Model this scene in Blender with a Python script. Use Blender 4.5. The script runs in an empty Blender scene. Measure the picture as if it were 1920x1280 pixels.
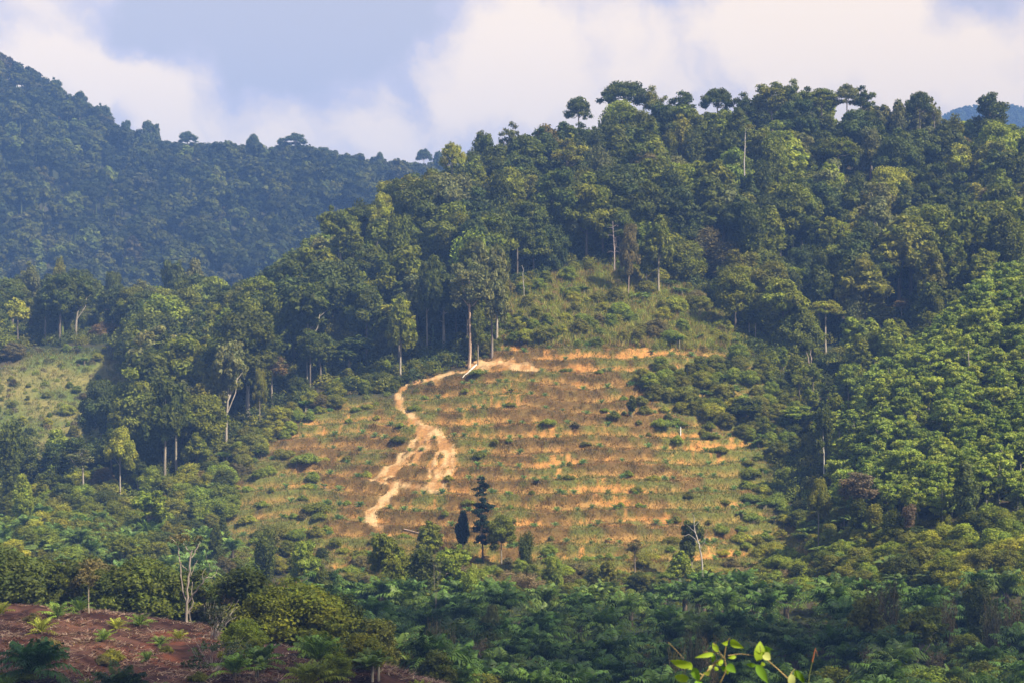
import bpy, math, random
import numpy as np
from mathutils import Vector

# ------------------------------------------------------------------ camera, world, sun
SC = bpy.context.scene
COL = SC.collection
F = 3733.0            # focal length in photo pixels (1920 wide)
HY = 700.0            # photo row of the horizon
cam_d = bpy.data.cameras.new("camera"); cam = bpy.data.objects.new("camera", cam_d)
COL.objects.link(cam); SC.camera = cam
cam_d.sensor_width = 36; cam_d.lens = F * 36 / 1920
cam_d.dof.use_dof = True; cam_d.dof.focus_distance = 520; cam_d.dof.aperture_fstop = 10
cam_d.clip_start = 0.5; cam_d.clip_end = 9000
cam_d.shift_y = (HY - 640.0) / 1920.0
cam.rotation_euler = (math.radians(90), 0, 0)
SUN_AZ = math.radians(122)     # clockwise from +Y (view direction): sun to the right
SUN_EL = math.radians(47)
sd = bpy.data.lights.new("sun", 'SUN'); so = bpy.data.objects.new("sun", sd); COL.objects.link(so)
sd.energy = 5.0; sd.angle = math.radians(0.5); sd.color = (1.0, 0.89, 0.68)
to_sun = Vector((math.sin(SUN_AZ) * math.cos(SUN_EL), math.cos(SUN_AZ) * math.cos(SUN_EL), math.sin(SUN_EL)))
so.rotation_euler = to_sun.to_track_quat('Z', 'Y').to_euler()
SC.view_settings.view_transform = 'Standard'; SC.view_settings.look = 'None'
SC.view_settings.gamma = 1; SC.view_settings.exposure = 1.02
cy = SC.cycles
cy.max_bounces = 4; cy.diffuse_bounces = 2; cy.glossy_bounces = 1; cy.transmission_bounces = 3
cy.volume_bounces = 0; cy.transparent_max_bounces = 8
cy.caustics_reflective = False; cy.caustics_refractive = False
cy.use_adaptive_sampling = True; cy.adaptive_threshold = 0.02
cy.use_denoising = True; cy.denoiser = 'OPENIMAGEDENOISE'
cy.sample_clamp_indirect = 3

def N(nt, typ, **kw):
    n = nt.nodes.new(typ)
    for k, v in kw.items():
        if k.startswith('i_'):
            n.inputs[k[2:].replace('_', ' ')].default_value = v
        else:
            setattr(n, k, v)
    return n

def math_node(nt, op, a, b=None, c=None):
    n = nt.nodes.new('ShaderNodeMath'); n.operation = op
    for i, v in enumerate((a, b, c)):
        if v is None: continue
        if isinstance(v, (int, float)): n.inputs[i].default_value = v
        else: nt.links.new(v, n.inputs[i])
    return n.outputs[0]

def mixc(nt, f, a, b, blend='MIX'):
    n = nt.nodes.new('ShaderNodeMix'); n.data_type = 'RGBA'; n.blend_type = blend
    for s, v in ((0, f), (6, a), (7, b)):
        if isinstance(v, (int, float)): n.inputs[s].default_value = v
        elif isinstance(v, tuple): n.inputs[s].default_value = v if len(v) == 4 else v + (1,)
        else: nt.links.new(v, n.inputs[s])
    return n.outputs[2]

def pdir(px, py):
    return Vector(((px - 960) / F, 1.0, (HY - py) / F)).normalized()

world = bpy.data.worlds.new("World"); SC.world = world; world.use_nodes = True
wt = world.node_tree; wt.nodes.clear()
wo = N(wt, 'ShaderNodeOutputWorld'); bg = N(wt, 'ShaderNodeBackground'); wt.links.new(bg.outputs[0], wo.inputs[0])
sky = N(wt, 'ShaderNodeTexSky', sky_type='NISHITA', sun_disc=False, sun_elevation=SUN_EL, sun_rotation=SUN_AZ)
sky.air_density = 1.0; sky.dust_density = 1.5
tc = N(wt, 'ShaderNodeTexCoord')
nz1 = N(wt, 'ShaderNodeTexNoise', i_Scale=22.0, i_Detail=6.0, i_Roughness=0.55)
wt.links.new(tc.outputs['Generated'], nz1.inputs['Vector'])
vm = N(wt, 'ShaderNodeVectorMath', operation='SUBTRACT'); wt.links.new(nz1.outputs['Color'], vm.inputs[0]); vm.inputs[1].default_value = (.5, .5, .5)
vs = N(wt, 'ShaderNodeVectorMath', operation='SCALE'); wt.links.new(vm.outputs[0], vs.inputs[0]); vs.inputs['Scale'].default_value = 0.05
va = N(wt, 'ShaderNodeVectorMath', operation='ADD'); wt.links.new(tc.outputs['Generated'], va.inputs[0]); wt.links.new(vs.outputs[0], va.inputs[1])
vn = N(wt, 'ShaderNodeVectorMath', operation='NORMALIZE'); wt.links.new(va.outputs[0], vn.inputs[0])
LOBES = [(15, 60, 110, .8), (90, 30, 60, .3), (140, 150, 80, .8), (205, 130, 70, .8), (270, 175, 80, .8), (340, 200, 90, .7), (430, 215, 90, .6), (520, 240, 90, .5), (60, 160, 90, .3),
         (400, 50, 170, -.75), (560, 90, 140, -.65), (700, 60, 150, -.6), (800, 20, 120, -.5), (300, 30, 90, -.5), (960, 100, 110, .8), (880, 150, 90, .6), (1080, 120, 130, .7), (760, 210, 110, .6), (640, 250, 110, .5), (1000, 230, 180, .4),
         (1210, 40, 100, .15), (1330, 110, 110, .5), (1480, 50, 120, .8), (1600, 90, 130, .8), (1720, 60, 100, .9), (1880, 150, 110, .8), (1820, 20, 60, -.2), (1780, 150, 120, .6), (1150, 0, 110, -.4), (1300, 0, 80, -.2)]
acc = None
for px, py, r, a in LOBES:
    d = pdir(px, py)
    dt = N(wt, 'ShaderNodeVectorMath', operation='DOT_PRODUCT'); wt.links.new(vn.outputs[0], dt.inputs[0]); dt.inputs[1].default_value = d
    mr = N(wt, 'ShaderNodeMapRange', interpolation_type='SMOOTHERSTEP')
    wt.links.new(dt.outputs['Value'], mr.inputs['Value'])
    mr.inputs['From Min'].default_value = math.cos(1.5 * r / F); mr.inputs['From Max'].default_value = math.cos(0.15 * r / F)
    mr.inputs['To Min'].default_value = 0; mr.inputs['To Max'].default_value = a
    acc = mr.outputs[0] if acc is None else math_node(wt, 'ADD', acc, mr.outputs[0])
nz2 = N(wt, 'ShaderNodeTexNoise', i_Scale=9.0, i_Detail=7.0, i_Roughness=0.5)
wt.links.new(vn.outputs[0], nz2.inputs['Vector'])
nz3 = N(wt, 'ShaderNodeTexNoise', i_Scale=34.0, i_Detail=8.0, i_Roughness=0.6)
wt.links.new(vn.outputs[0], nz3.inputs['Vector'])
nn = math_node(wt, 'ADD', math_node(wt, 'MULTIPLY', math_node(wt, 'SUBTRACT', nz2.outputs['Fac'], 0.5), 1.8), math_node(wt, 'MULTIPLY', math_node(wt, 'SUBTRACT', nz3.outputs['Fac'], 0.5), 2.6))
cl = math_node(wt, 'ADD', math_node(wt, 'ADD', acc, nn), 0.12)
mr = N(wt, 'ShaderNodeMapRange', interpolation_type='SMOOTHSTEP'); wt.links.new(cl, mr.inputs['Value'])
mr.inputs['From Min'].default_value = -0.68; mr.inputs['From Max'].default_value = 1.42
sep = N(wt, 'ShaderNodeSeparateXYZ'); wt.links.new(tc.outputs['Generated'], sep.inputs[0])
low = N(wt, 'ShaderNodeMapRange', interpolation_type='SMOOTHSTEP'); wt.links.new(sep.outputs['Z'], low.inputs['Value'])
low.inputs['From Min'].default_value = 0.16; low.inputs['From Max'].default_value = 0.40
low.inputs['To Min'].default_value = 1; low.inputs['To Max'].default_value = 0
# veil of haze and cloud near the horizon over the clear sky
ramp = N(wt, 'ShaderNodeValToRGB'); wt.links.new(mr.outputs[0], ramp.inputs[0])
E = 1.33 / (2 ** 1.02)
def srgb(r, g, b):
    f = lambda c: (c / 255 / 12.92) if c / 255 <= .04045 else ((c / 255 + .055) / 1.055) ** 2.4
    return (f(r) , f(g), f(b))
def wc(r, g, b): return tuple(c * E for c in srgb(r, g, b)) + (1,)
el = ramp.color_ramp.elements
el[0].position = 0; el[0].color = wc(205, 200, 206)
el[1].position = 1; el[1].color = wc(284, 258, 222)
e = el.new(0.3); e.color = wc(220, 211, 218)
e = el.new(0.6); e.color = wc(247, 230, 218)
skys = N(wt, 'ShaderNodeVectorMath', operation='SCALE'); wt.links.new(sky.outputs[0], skys.inputs[0]); skys.inputs['Scale'].default_value = 0.10
lowf = math_node(wt, 'MULTIPLY', low.outputs[0], 1.0)
upper = mixc(wt, 0.6, skys.outputs[0], (.19, .187, .178, 1))      # even grey for unseen cloud overhead, added to make the skylight less blue
wt.links.new(mixc(wt, lowf, upper, ramp.outputs[0]), bg.inputs['Color'])
bg.inputs['Strength'].default_value = 1.0

# ------------------------------------------------------------------ helpers
def P3(px, py, d):
    return ((px - 960) * d / F, d, (HY - py) * d / F)

CPS = []
def g(*pts):
    for p in pts: CPS.append(P3(*p))
# terraced hill
g((940,648,575),(1100,648,574),(1250,648,577),(1380,655,583),(1450,705,570),(1500,800,548),(1510,900,520),(1500,1000,492),(1420,1050,474),
  (1300,1055,466),(1150,1060,462),(1000,1062,460),(850,1060,460),(700,1060,463),(745,735,557),(600,760,552),(520,820,536),(450,900,514),(330,955,505),(330,1015,485),
  (860,692,566),(960,800,532),(960,900,504),(960,1000,476),(1200,800,534),(1200,900,507),(800,800,534),(800,900,507),(650,850,527),(620,960,495),(1350,850,530),(1350,950,497),
  (550,1040,470),(1300,730,556),(1100,720,553))
# shrub belt and forest hill ridge
g((1100,560,610),(1250,540,622),(1000,545,612),(1350,600,605),
  (1920,345,745),(1700,320,742),(1580,300,740),(1500,292,740),(1400,300,740),(1300,308,738),(1200,302,735),(1100,330,725),(1000,380,705),(930,400,690),(850,440,665),(760,480,648),(700,515,640),(640,545,632),(560,600,622),(480,650,612),
  (1500,450,670),(1300,450,665),(1100,450,650),(1700,480,665),(1920,450,670),(1850,540,625),(1650,600,612),(1560,690,590),(1650,650,600),(1560,800,552),
  (850,600,598),(700,660,590),(600,700,575))
for px, py, d in ((1920,345,745),(1500,292,740),(1200,302,735),(930,400,690),(700,515,640),(480,650,612),(2200,360,760)):
    x, y, z = P3(px, py, d); k = (y + 150) / y
    CPS.append((x * k, y + 150, z - 45))
    CPS.append((x * 1.5, y + 330, 5))
# rubber slope at the right
g((1920,555,565),(1820,625,548),(1720,710,530),(1620,820,512),(1920,700,520),(1920,850,475),(1780,800,500),(1750,920,470),(1620,950,474),(1920,960,440),
  (1920,1060,410),(1750,1030,432),(1600,1030,450),(2100,500,560),(2200,700,500),(2200,1000,420))
# left: foot of the hill, the small clearing, the ridge behind it
g((430,840,535),(430,900,520),(300,930,512),(310,900,520),(150,950,505),(0,960,500),(0,700,630),(100,655,645),(220,655,645),(100,800,600),(0,830,590),(200,740,625),(250,800,590),(350,760,600),(100,870,575),
  (0,640,715),(200,630,720),(400,635,720),(300,660,700),(450,680,650),(-200,640,700),(-200,800,600),(200,900,545),
  (0,1000,472),(0,1055,430),(200,1000,475),(200,1060,432),(400,1060,450),(-200,1000,480))
CPS += [(-300, 900, -5), (-100, 880, 0), (-250, 1000, 5), (0, 980, 0), (-400, 850, 0)]
# far mountain
g((0,585,1100),(300,590,1100),(600,590,1100),(800,600,1100),(-200,585,1100),(1000,600,1120),
  (0,350,1300),(300,430,1270),(600,450,1250),(850,450,1250),(-200,300,1320),
  (-200,30,1560),(0,155,1520),(60,185,1500),(110,215,1490),(160,245,1480),(200,275,1465),(250,300,1450),(290,322,1440),(400,325,1430),(500,330,1425),(600,345,1420),(700,352,1410),(800,362,1405),(900,372,1400),(1000,380,1400),(-400,0,1580))
for px, py, d in ((-400,0,1580),(0,155,1520),(290,322,1440),(600,345,1420),(900,372,1400)):
    x, y, z = P3(px, py, d); CPS.append((x * 1.15, y + 250, z - 90))
# far right hill
g((1850,214,3000),(1790,232,3000),(1920,226,3000),(2000,234,3000),(1730,268,3000))
CPS += [(600, 2600, 120), (900, 2600, 120), (700, 3500, 150), (0, 2300, 60), (-900, 2300, 80), (-600, 3300, 60), (900, 1500, 30), (500, 1300, 10), (1200, 900, 30), (-900, 900, 40), (-900, 1500, 200)]
# valley floor
for x in (-130, -60, 0, 60, 130, 220):
    for y, z in ((430, -49), (370, -51), (320, -51)):
        if x > -50 or y > 400: CPS.append((x, y, z))
CPS += [(-130, 370, -44), (-130, 320, -40), (-70, 370, -46), (-60, 320, -43), (0, 275, -49), (60, 275, -50), (130, 275, -50), (-20, 290, -46), (-130, 285, -38)]
# red soil spur at the lower left
g((0,1136,243),(100,1142,243),(200,1162,240),(300,1185,236),(400,1205,232),(500,1222,226),(600,1240,220),(700,1258,212),(780,1280,205),(0,1200,214),(100,1240,200),(300,1240,208),(300,1285,192),(500,1270,202),(0,1285,185),(650,1290,200),(-100,1150,235))
CPS += [(-65, 258, -30.5), (-30, 255, -34), (-10, 235, -36), (0, 215, -36), (20, 215, -42), (60, 220, -45), (-90, 262, -30), (0, 190, -34), (60, 170, -38), (100, 210, -45)]
# own hill under the camera
for x in (-60, 0, 60): CPS += [(x, 0, -1.7), (x, 30, -8), (x, 70, -18), (x, 120, -28), (x, -80, 2)]
CPS += [(0, 8, -3.3), (-60, 160, -31), (0, 160, -33), (60, 150, -36)]
CP = np.array(CPS)

def _phi(r2):
    return 0.5 * r2 * np.log(r2 + 1e-9)
S = 100.0
_xy = CP[:, :2] / S
n = len(CP)
K = _phi(((_xy[:, None] - _xy[None]) ** 2).sum(-1)) + np.eye(n) * 0.0006
Pm = np.hstack([np.ones((n, 1)), _xy])
A = np.block([[K, Pm], [Pm.T, np.zeros((3, 3))]])
W = np.linalg.solve(A, np.concatenate([CP[:, 2], np.zeros(3)]))
def tps(X, Y):
    sh = X.shape; q = np.stack([X.ravel(), Y.ravel()], 1) / S
    out = np.empty(len(q))
    for i in range(0, len(q), 20000):
        b = q[i:i + 20000]
        out[i:i + 20000] = _phi(((b[:, None] - _xy[None]) ** 2).sum(-1)) @ W[:n] + W[n] + b @ W[n + 1:]
    return out.reshape(sh)

_rg = np.random.default_rng(11)
_tab = _rg.random((256, 256))
def vnoise(x, y):
    xi = np.floor(x).astype(int); yi = np.floor(y).astype(int); fx = x - xi; fy = y - yi
    fx = fx * fx * (3 - 2 * fx); fy = fy * fy * (3 - 2 * fy)
    a = _tab[xi % 256, yi % 256]; b = _tab[(xi + 1) % 256, yi % 256]; c = _tab[xi % 256, (yi + 1) % 256]; d = _tab[(xi + 1) % 256, (yi + 1) % 256]
    return (a * (1 - fx) + b * fx) * (1 - fy) + (c * (1 - fx) + d * fx) * fy
def fbm(x, y, o=4):
    s = 0; a = .5; t = 0
    for i in range(o):
        s = s + a * vnoise(x + 17.3 * i, y + 5.1 * i); t += a; a *= .5; x = x * 2.03; y = y * 2.03
    return s / t
def sstep(a, b, x):
    t = np.clip((x - a) / (b - a), 0, 1); return t * t * (3 - 2 * t)

def inpoly(x, y, poly):
    r = np.zeros(x.shape, bool); j = len(poly) - 1
    for i in range(len(poly)):
        xi, yi = poly[i]; xj, yj = poly[j]
        c = ((yi > y) != (yj > y)) & (x < (xj - xi) * (y - yi) / (yj - yi + 1e-9) + xi)
        r ^= c; j = i
    return r
def seg_dist(x, y, pts):
    best = np.full(x.shape, 1e9)
    for (ax, ay), (bx, by) in zip(pts[:-1], pts[1:]):
        dx, dy = bx - ax, by - ay
        t = np.clip(((x - ax) * dx + (y - ay) * dy) / (dx * dx + dy * dy + 1e-9), 0, 1)
        best = np.minimum(best, np.hypot(x - ax - t * dx, y - ay - t * dy))
    return best
def sdist(x, y, poly):   # signed distance in px, positive inside
    d = seg_dist(x, y, list(poly) + [poly[0]])
    return np.where(inpoly(x, y, poly), d, -d)

CLEAR = [(735,745),(790,715),(860,694),(905,668),(935,640),(1120,640),(1290,640),(1385,655),(1455,700),(1505,790),(1450,860),(1450,950),(1520,1000),(1560,1050),(1480,1090),(1000,1090),(640,1090),(600,1045),(330,1030),(310,965),(440,890),(520,805),(600,750)]
BELT = [(935,645),(915,600),(985,525),(1120,500),(1270,520),(1350,590),(1395,655)]
RUBBER = [(2300,420),(1930,540),(1830,590),(1730,670),(1625,770),(1560,850),(1535,930),(1600,990),(1760,985),(1860,950),(1930,975),(2300,1000)]
LCLEAR = [(-200,700),(0,690),(60,655),(230,655),(270,700),(245,760),(215,800),(190,900),(120,930),(-20,880),(-200,880)]

def proj(X, Y, Z):
    Ys = np.maximum(Y, 1.0)
    return 960 + X / Ys * F, HY - Z / Ys * F

PATH_PX = [[(960,672),(900,690),(860,700),(800,712),(760,728),(745,745),(752,765),(778,785),(800,800),(798,815),(785,840),(748,868),(718,888),(700,902)],
           [(800,800),(806,822),(800,842),(770,866),(740,884),(716,903)],
           [(788,792),(786,815),(768,842),(736,870),(706,893)],
           [(795,795),(820,808),(836,835),(842,865),(822,885),(808,915)],
           [(806,800),(828,815),(846,840),(852,868),(838,892),(822,918)],
           [(822,815),(826,840),(812,870),(800,895)],
           [(742,905),(728,935),(705,955),(695,975),(712,990)],
           [(735,908),(716,938),(692,960),(688,978)],
           [(700,902),(742,905),(818,915)],
           [(890,682),(930,678),(975,686),(1005,690)]]
PATH_W = [1.1, .9, .9, 1.3, 1.2, .7, 1.3, .8, .7, 2.4]

def ray_base(px, py, d0=150, d1=900, step=1.5, H=None):
    ds = np.arange(d0, d1, step)
    z = (H or tps)(np.array((px - 960) * ds / F), ds)
    y = HY - z / ds * F
    k = np.argmax(y <= py) if (y <= py).any() else len(ds) - 1
    return (px - 960) * ds[k] / F, ds[k]

PATH_XY = []
for pp in PATH_PX:
    PATH_XY.append([ray_base(x, y, 440, 620) for x, y in pp])

TP = 3.35
def ground(X, Y, full=False):
    h = tps(X, Y)
    px, py = proj(X, Y, h)
    base_n = (fbm(X / 22, Y / 22) - .5) * 3.0 + (fbm(X / 5, Y / 5, 3) - .5) * 0.8
    near = sstep(300, 180, Y)
    rough = (fbm(X / 60, Y / 60) - .5) * 14 * sstep(1000, 1150, Y) + (np.abs(fbm(X / 45, Y / 160, 3) - .5) * 34 - 2) * sstep(1080, 1160, Y)
    inb = (Y > 430) & (Y < 620)
    w = np.where(inb, sstep(-6, 14, sdist(px, py, CLEAR) + (fbm(X / 7, Y / 7, 3) - .5) * 44 - 4), 0)
    lw = np.where((Y > 540) & (Y < 690), sstep(-6, 20, sdist(px, py, LCLEAR)), 0)
    pd = np.full(h.shape, 1e9)
    for k, p in enumerate(PATH_XY):
        pd = np.minimum(pd, seg_dist(X, Y, p) / PATH_W[k] * 5)
    pn = (fbm(X / 2.2, Y / 2.2, 3) - .5)
    pw = sstep(5.4, 2.8, pd + pn * 5.0)
    wob = (fbm(X / 26, Y / 26, 3) - .5) * 4.4 + (fbm(X / 5, Y / 5, 3) - .5) * 1.1
    s = (h + wob) / TP
    # the stair is interrupted where the slope was cut differently
    fr = s - np.floor(s)
    f = sstep(0.42, 0.92, fr)
    ht = TP * (np.floor(s) + f) - wob
    tw = w * (1 - 0.7 * pw) * (0.97 - .45 * sstep(.54, .72, fbm(X / 18 + 4, Y / 11, 3)))
    hh = h * (1 - tw) + ht * tw
    small = (fbm(X / 1.7, Y / 1.7, 3) - .5) * 0.45
    hh = hh + np.where(w > 0, small * w - .28 * pw * w * (1 + 1.5 * (fbm(X / .9, Y / 4, 2) - .5)), 0) + base_n * (1 - w) * sstep(60, 200, Y) * (1 - near * .8) + rough
    # heaps of cut fronds on the soil spur
    soilw = sstep(262, 245, Y) * sstep(100, 160, Y)
    hh = hh + soilw * ((fbm(X / 5, Y / 9 + 7, 4) - .5) * 2.4 + (fbm(X / 1.1, Y / 2.2, 3) - .5) * 0.5)
    if full:
        bank = w * sstep(0.40, 0.55, fr) * (1 - sstep(0.93, 1.0, fr))
        lip = w * (sstep(.86, .95, fr) + sstep(.12, 0.0, fr)) 
        return hh, dict(w=w, lw=lw, pw=pw * inb, bank=bank, lip=lip, px=px, py=py, fr=fr, soil=soilw)
    return hh

# one sheet, finer where the picture shows it
def ticks(segs):
    out = [segs[0][0]]
    for a, b, s in segs:
        k = max(1, int(round((b - a) / s))); out += list(np.linspace(a, b, k + 1)[1:])
    return np.array(out)
xt = ticks([(-3200, -1000, 100), (-1000, -420, 12), (-420, -110, 4.0), (-110, -90, 1.2), (-90, 95, 0.62), (95, 170, 1.5), (170, 400, 6), (400, 1000, 25), (1000, 3200, 120)])
yt = ticks([(-200, 140, 10), (140, 185, 2.0), (185, 262, 0.6), (262, 440, 3.0), (440, 595, 0.62), (595, 700, 2.2), (700, 1000, 9), (1000, 1600, 9), (1600, 3300, 40), (3300, 8000, 300)])
GX, GY = np.meshgrid(xt, yt)
GZ, AT = ground(GX, GY, True)
def bil(X, Y):
    X = np.asarray(X, float); Y = np.asarray(Y, float)
    i = np.clip(np.searchsorted(xt, X) - 1, 0, len(xt) - 2); j = np.clip(np.searchsorted(yt, Y) - 1, 0, len(yt) - 2)
    fx = (X - xt[i]) / (xt[i + 1] - xt[i]); fy = (Y - yt[j]) / (yt[j + 1] - yt[j])
    return (GZ[j, i] * (1 - fx) + GZ[j, i + 1] * fx) * (1 - fy) + (GZ[j + 1, i] * (1 - fx) + GZ[j + 1, i + 1] * fx) * fy
def bilA(name, X, Y):
    i = np.clip(np.searchsorted(xt, X), 0, len(xt) - 1); j = np.clip(np.searchsorted(yt, Y), 0, len(yt) - 1)
    return AT[name][j, i]
def hit(px, py, d0=150, d1=900):
    x, y = ray_base(px, py, d0, d1, 0.7, bil)
    return x, y, float(bil(x, y))

# ------------------------------------------------------------------ mesh building
def build(name, V, faces_flat, loop_tot, col=None, mat=None, smooth=False, domain='FACE'):
    me = bpy.data.meshes.new(name)
    me.vertices.add(len(V)); me.vertices.foreach_set('co', np.asarray(V, np.float32).ravel())
    me.loops.add(len(faces_flat)); me.loops.foreach_set('vertex_index', np.asarray(faces_flat, np.int32))
    lt = np.asarray(loop_tot, np.int32); me.polygons.add(len(lt))
    me.polygons.foreach_set('loop_start', np.concatenate([[0], np.cumsum(lt)[:-1]]).astype(np.int32))
    me.polygons.foreach_set('loop_total', lt)
    if smooth: me.polygons.foreach_set('use_smooth', np.ones(len(lt), bool))
    me.update(calc_edges=True)
    if col is not None:
        a = me.attributes.new('Col', 'FLOAT_COLOR', domain)
        c = np.ones((len(col), 4), np.float32); c[:, :3] = col; a.data.foreach_set('color', c.ravel())
    if mat: me.materials.append(mat)
    return me

class Geo:
    """verts, faces as a list of arrays; per-face colour."""
    def __init__(s): s.V = []; s.Q = []; s.T = []; s.CQ = []; s.CT = []; s.n = 0
    def quads(s, V, Fq, C):
        s.V.append(V); s.Q.append(np.asarray(Fq) + s.n); s.CQ.append(C); s.n += len(V)
    def tris(s, V, Ft, C):
        s.V.append(V); s.T.append(np.asarray(Ft) + s.n); s.CT.append(C); s.n += len(V)
    def arrays(s):
        V = np.concatenate(s.V)
        Q = np.concatenate(s.Q) if s.Q else np.zeros((0, 4), int); T = np.concatenate(s.T) if s.T else np.zeros((0, 3), int)
        C = np.concatenate(s.CQ + s.CT)
        return V, Q, T, C
    def mesh(s, name, mat, smooth=False):
        V, Q, T, C = s.arrays()
        fl = np.concatenate([Q.ravel(), T.ravel()]); lt = np.concatenate([np.full(len(Q), 4), np.full(len(T), 3)])
        return build(name, V, fl, lt, C, mat, smooth)

def nrm(v): return v / (np.linalg.norm(v, axis=-1, keepdims=True) + 1e-9)

def leaves(geo, Pc, Nn, size, rng, C, aspect=0.55, droop=None):
    n = len(Pc); r = nrm(rng.normal(size=(n, 3)))
    if droop is not None: r = nrm(r * (1 - droop) + np.array([0, 0, -1.0]) * droop)
    t1 = nrm(r - (r * Nn).sum(1, keepdims=True) * Nn); t2 = np.cross(Nn, t1)
    sz = size * rng.uniform(.65, 1.35, (n, 1))
    V = np.stack([Pc - t1 * sz, Pc - t2 * sz * aspect, Pc + t1 * sz, Pc + t2 * sz * aspect], 1).reshape(-1, 3)
    geo.quads(V, np.arange(4 * n).reshape(n, 4), C)

_th = np.linspace(0, 2 * np.pi, 9)[:-1]
def sphere(c, r, rng):
    ph = np.array([-60, -20, 20, 60]) * np.pi / 180
    V = [np.array([0, 0, -1.0])]
    for p in ph:
        for t in _th: V.append(np.array([math.cos(t) * math.cos(p), math.sin(t) * math.cos(p), math.sin(p)]))
    V.append(np.array([0, 0, 1.0])); V = np.array(V); V = V * rng.uniform(.82, 1.1, (len(V), 1))
    T = [];
    for k in range(8): T.append((0, 1 + (k + 1) % 8, 1 + k)); T.append((33, 25 + k, 25 + (k + 1) % 8))
    for rr in range(3):
        for k in range(8):
            a = 1 + rr * 8 + k; b = 1 + rr * 8 + (k + 1) % 8
            T.append((a, b, b + 8)); T.append((a, b + 8, a + 8))
    return V * r + c, np.array(T)

def clump_crown(clumps, dens, leaf, rng, droop=None, jit=.55, core=.74, tv=.22, aspect=.55, up=.25, sc=(.6, 1.2)):
    """clumps: (x,y,z,rx,rz). Leaf faces over each clump's skin, the leaves buried in neighbours left out."""
    geo = Geo(); cl = np.array(clumps)
    for i, (x, y, z, rx, rz) in enumerate(cl):
        area = 4 * math.pi * rx * (rx + rz) / 2
        n = int(area * dens)
        d = nrm(rng.normal(size=(n, 3)))
        rad = np.array([rx, rx, rz])
        k = rng.uniform(sc[0], sc[1], (n, 1))
        Pc = np.array([x, y, z]) + d * rad * k
        keep = np.ones(n, bool)
        for j, (a, b, c, e, f) in enumerate(cl):
            if j == i: continue
            if abs(a - x) > e + rx or abs(b - y) > e + rx or abs(c - z) > f + rz: continue
            q = (Pc - np.array([a, b, c])) / np.array([e, e, f])
            keep &= (q ** 2).sum(1) > .62
        Pc = Pc[keep]; d = d[keep]; n = len(Pc)
        if n == 0: continue
        Nn = nrm(nrm(d / rad) + rng.normal(size=(n, 3)) * jit + np.array([0, 0, up]))
        base = 1 + rng.uniform(-tv, tv)
        hue = rng.uniform(-.08, .08)
        t = base * rng.uniform(.75, 1.3, (n, 1))
        C = np.hstack([t * (1 + hue), t, t * (1 - hue)])
        leaves(geo, Pc, Nn, leaf, rng, C, aspect, droop)
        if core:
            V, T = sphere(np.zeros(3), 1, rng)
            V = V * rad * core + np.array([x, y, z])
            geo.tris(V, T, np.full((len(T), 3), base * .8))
    return geo

def tube(geo, pts, rad, c=(1, 1, 1), sides=6):
    pts = np.asarray(pts, float); m = len(pts)
    rad = np.asarray(rad, float); tg = np.gradient(pts, axis=0); tg = nrm(tg)
    ref = np.array([0.3, 0.9, 0.2]); u = nrm(np.cross(tg, ref)); v = np.cross(tg, u)
    a = np.linspace(0, 2 * np.pi, sides + 1)[:-1]
    V = (pts[:, None] + rad[:, None, None] * (np.cos(a)[None, :, None] * u[:, None] + np.sin(a)[None, :, None] * v[:, None])).reshape(-1, 3)
    Q = []
    for i in range(m - 1):
        for k in range(sides):
            Q.append((i * sides + k, i * sides + (k + 1) % sides, (i + 1) * sides + (k + 1) % sides, (i + 1) * sides + k))
    geo.quads(V, np.array(Q), np.tile(np.array(c, float), (len(Q), 1)) * np.random.default_rng(m * 7).uniform(.85, 1.12, (len(Q), 1)))

def bend(a, b, n, amt, rng):
    a = np.array(a, float); b = np.array(b, float); t = np.linspace(0, 1, n)[:, None]
    off = rng.normal(size=3) * amt * np.linalg.norm(b - a)
    return a + (b - a) * t + off * np.sin(t * np.pi) + rng.normal(size=(n, 3)) * amt * .15 * np.linalg.norm(b - a) * np.sin(t * np.pi)

# ------------------------------------------------------------------ materials
def leaf_mat(name, rough=.55, trans=.28, spec=.12):
    m = bpy.data.materials.new(name); m.use_nodes = True; nt = m.node_tree; nt.nodes.clear()
    out = N(nt, 'ShaderNodeOutputMaterial'); at = N(nt, 'ShaderNodeAttribute', attribute_name='Col'); oi = N(nt, 'ShaderNodeObjectInfo')
    c = mixc(nt, 1.0, oi.outputs['Color'], at.outputs['Color'], 'MULTIPLY')
    tco = N(nt, 'ShaderNodeTexCoord'); nz = N(nt, 'ShaderNodeTexNoise', i_Scale=0.45, i_Detail=3.0)
    nt.links.new(tco.outputs['Object'], nz.inputs['Vector'])
    r = N(nt, 'ShaderNodeMapRange'); nt.links.new(nz.outputs['Fac'], r.inputs['Value'])
    for k, v in zip(('From Min', 'From Max', 'To Min', 'To Max'), (.3, .7, .72, 1.3)): r.inputs[k].default_value = v
    sc = N(nt, 'ShaderNodeVectorMath', operation='SCALE'); nt.links.new(c, sc.inputs[0]); nt.links.new(r.outputs[0], sc.inputs['Scale'])
    p = N(nt, 'ShaderNodeBsdfPrincipled'); p.inputs['Roughness'].default_value = rough; p.inputs['Specular IOR Level'].default_value = spec
    nt.links.new(sc.outputs[0], p.inputs['Base Color'])
    tr = N(nt, 'ShaderNodeBsdfTranslucent')
    tcol = mixc(nt, 1.0, sc.outputs[0], (1.25, 1.35, .55, 1), 'MULTIPLY'); nt.links.new(tcol, tr.inputs['Color'])
    mx = N(nt, 'ShaderNodeMixShader'); mx.inputs[0].default_value = trans
    nt.links.new(p.outputs[0], mx.inputs[1]); nt.links.new(tr.outputs[0], mx.inputs[2]); nt.links.new(mx.outputs[0], out.inputs[0])
    return m
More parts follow.
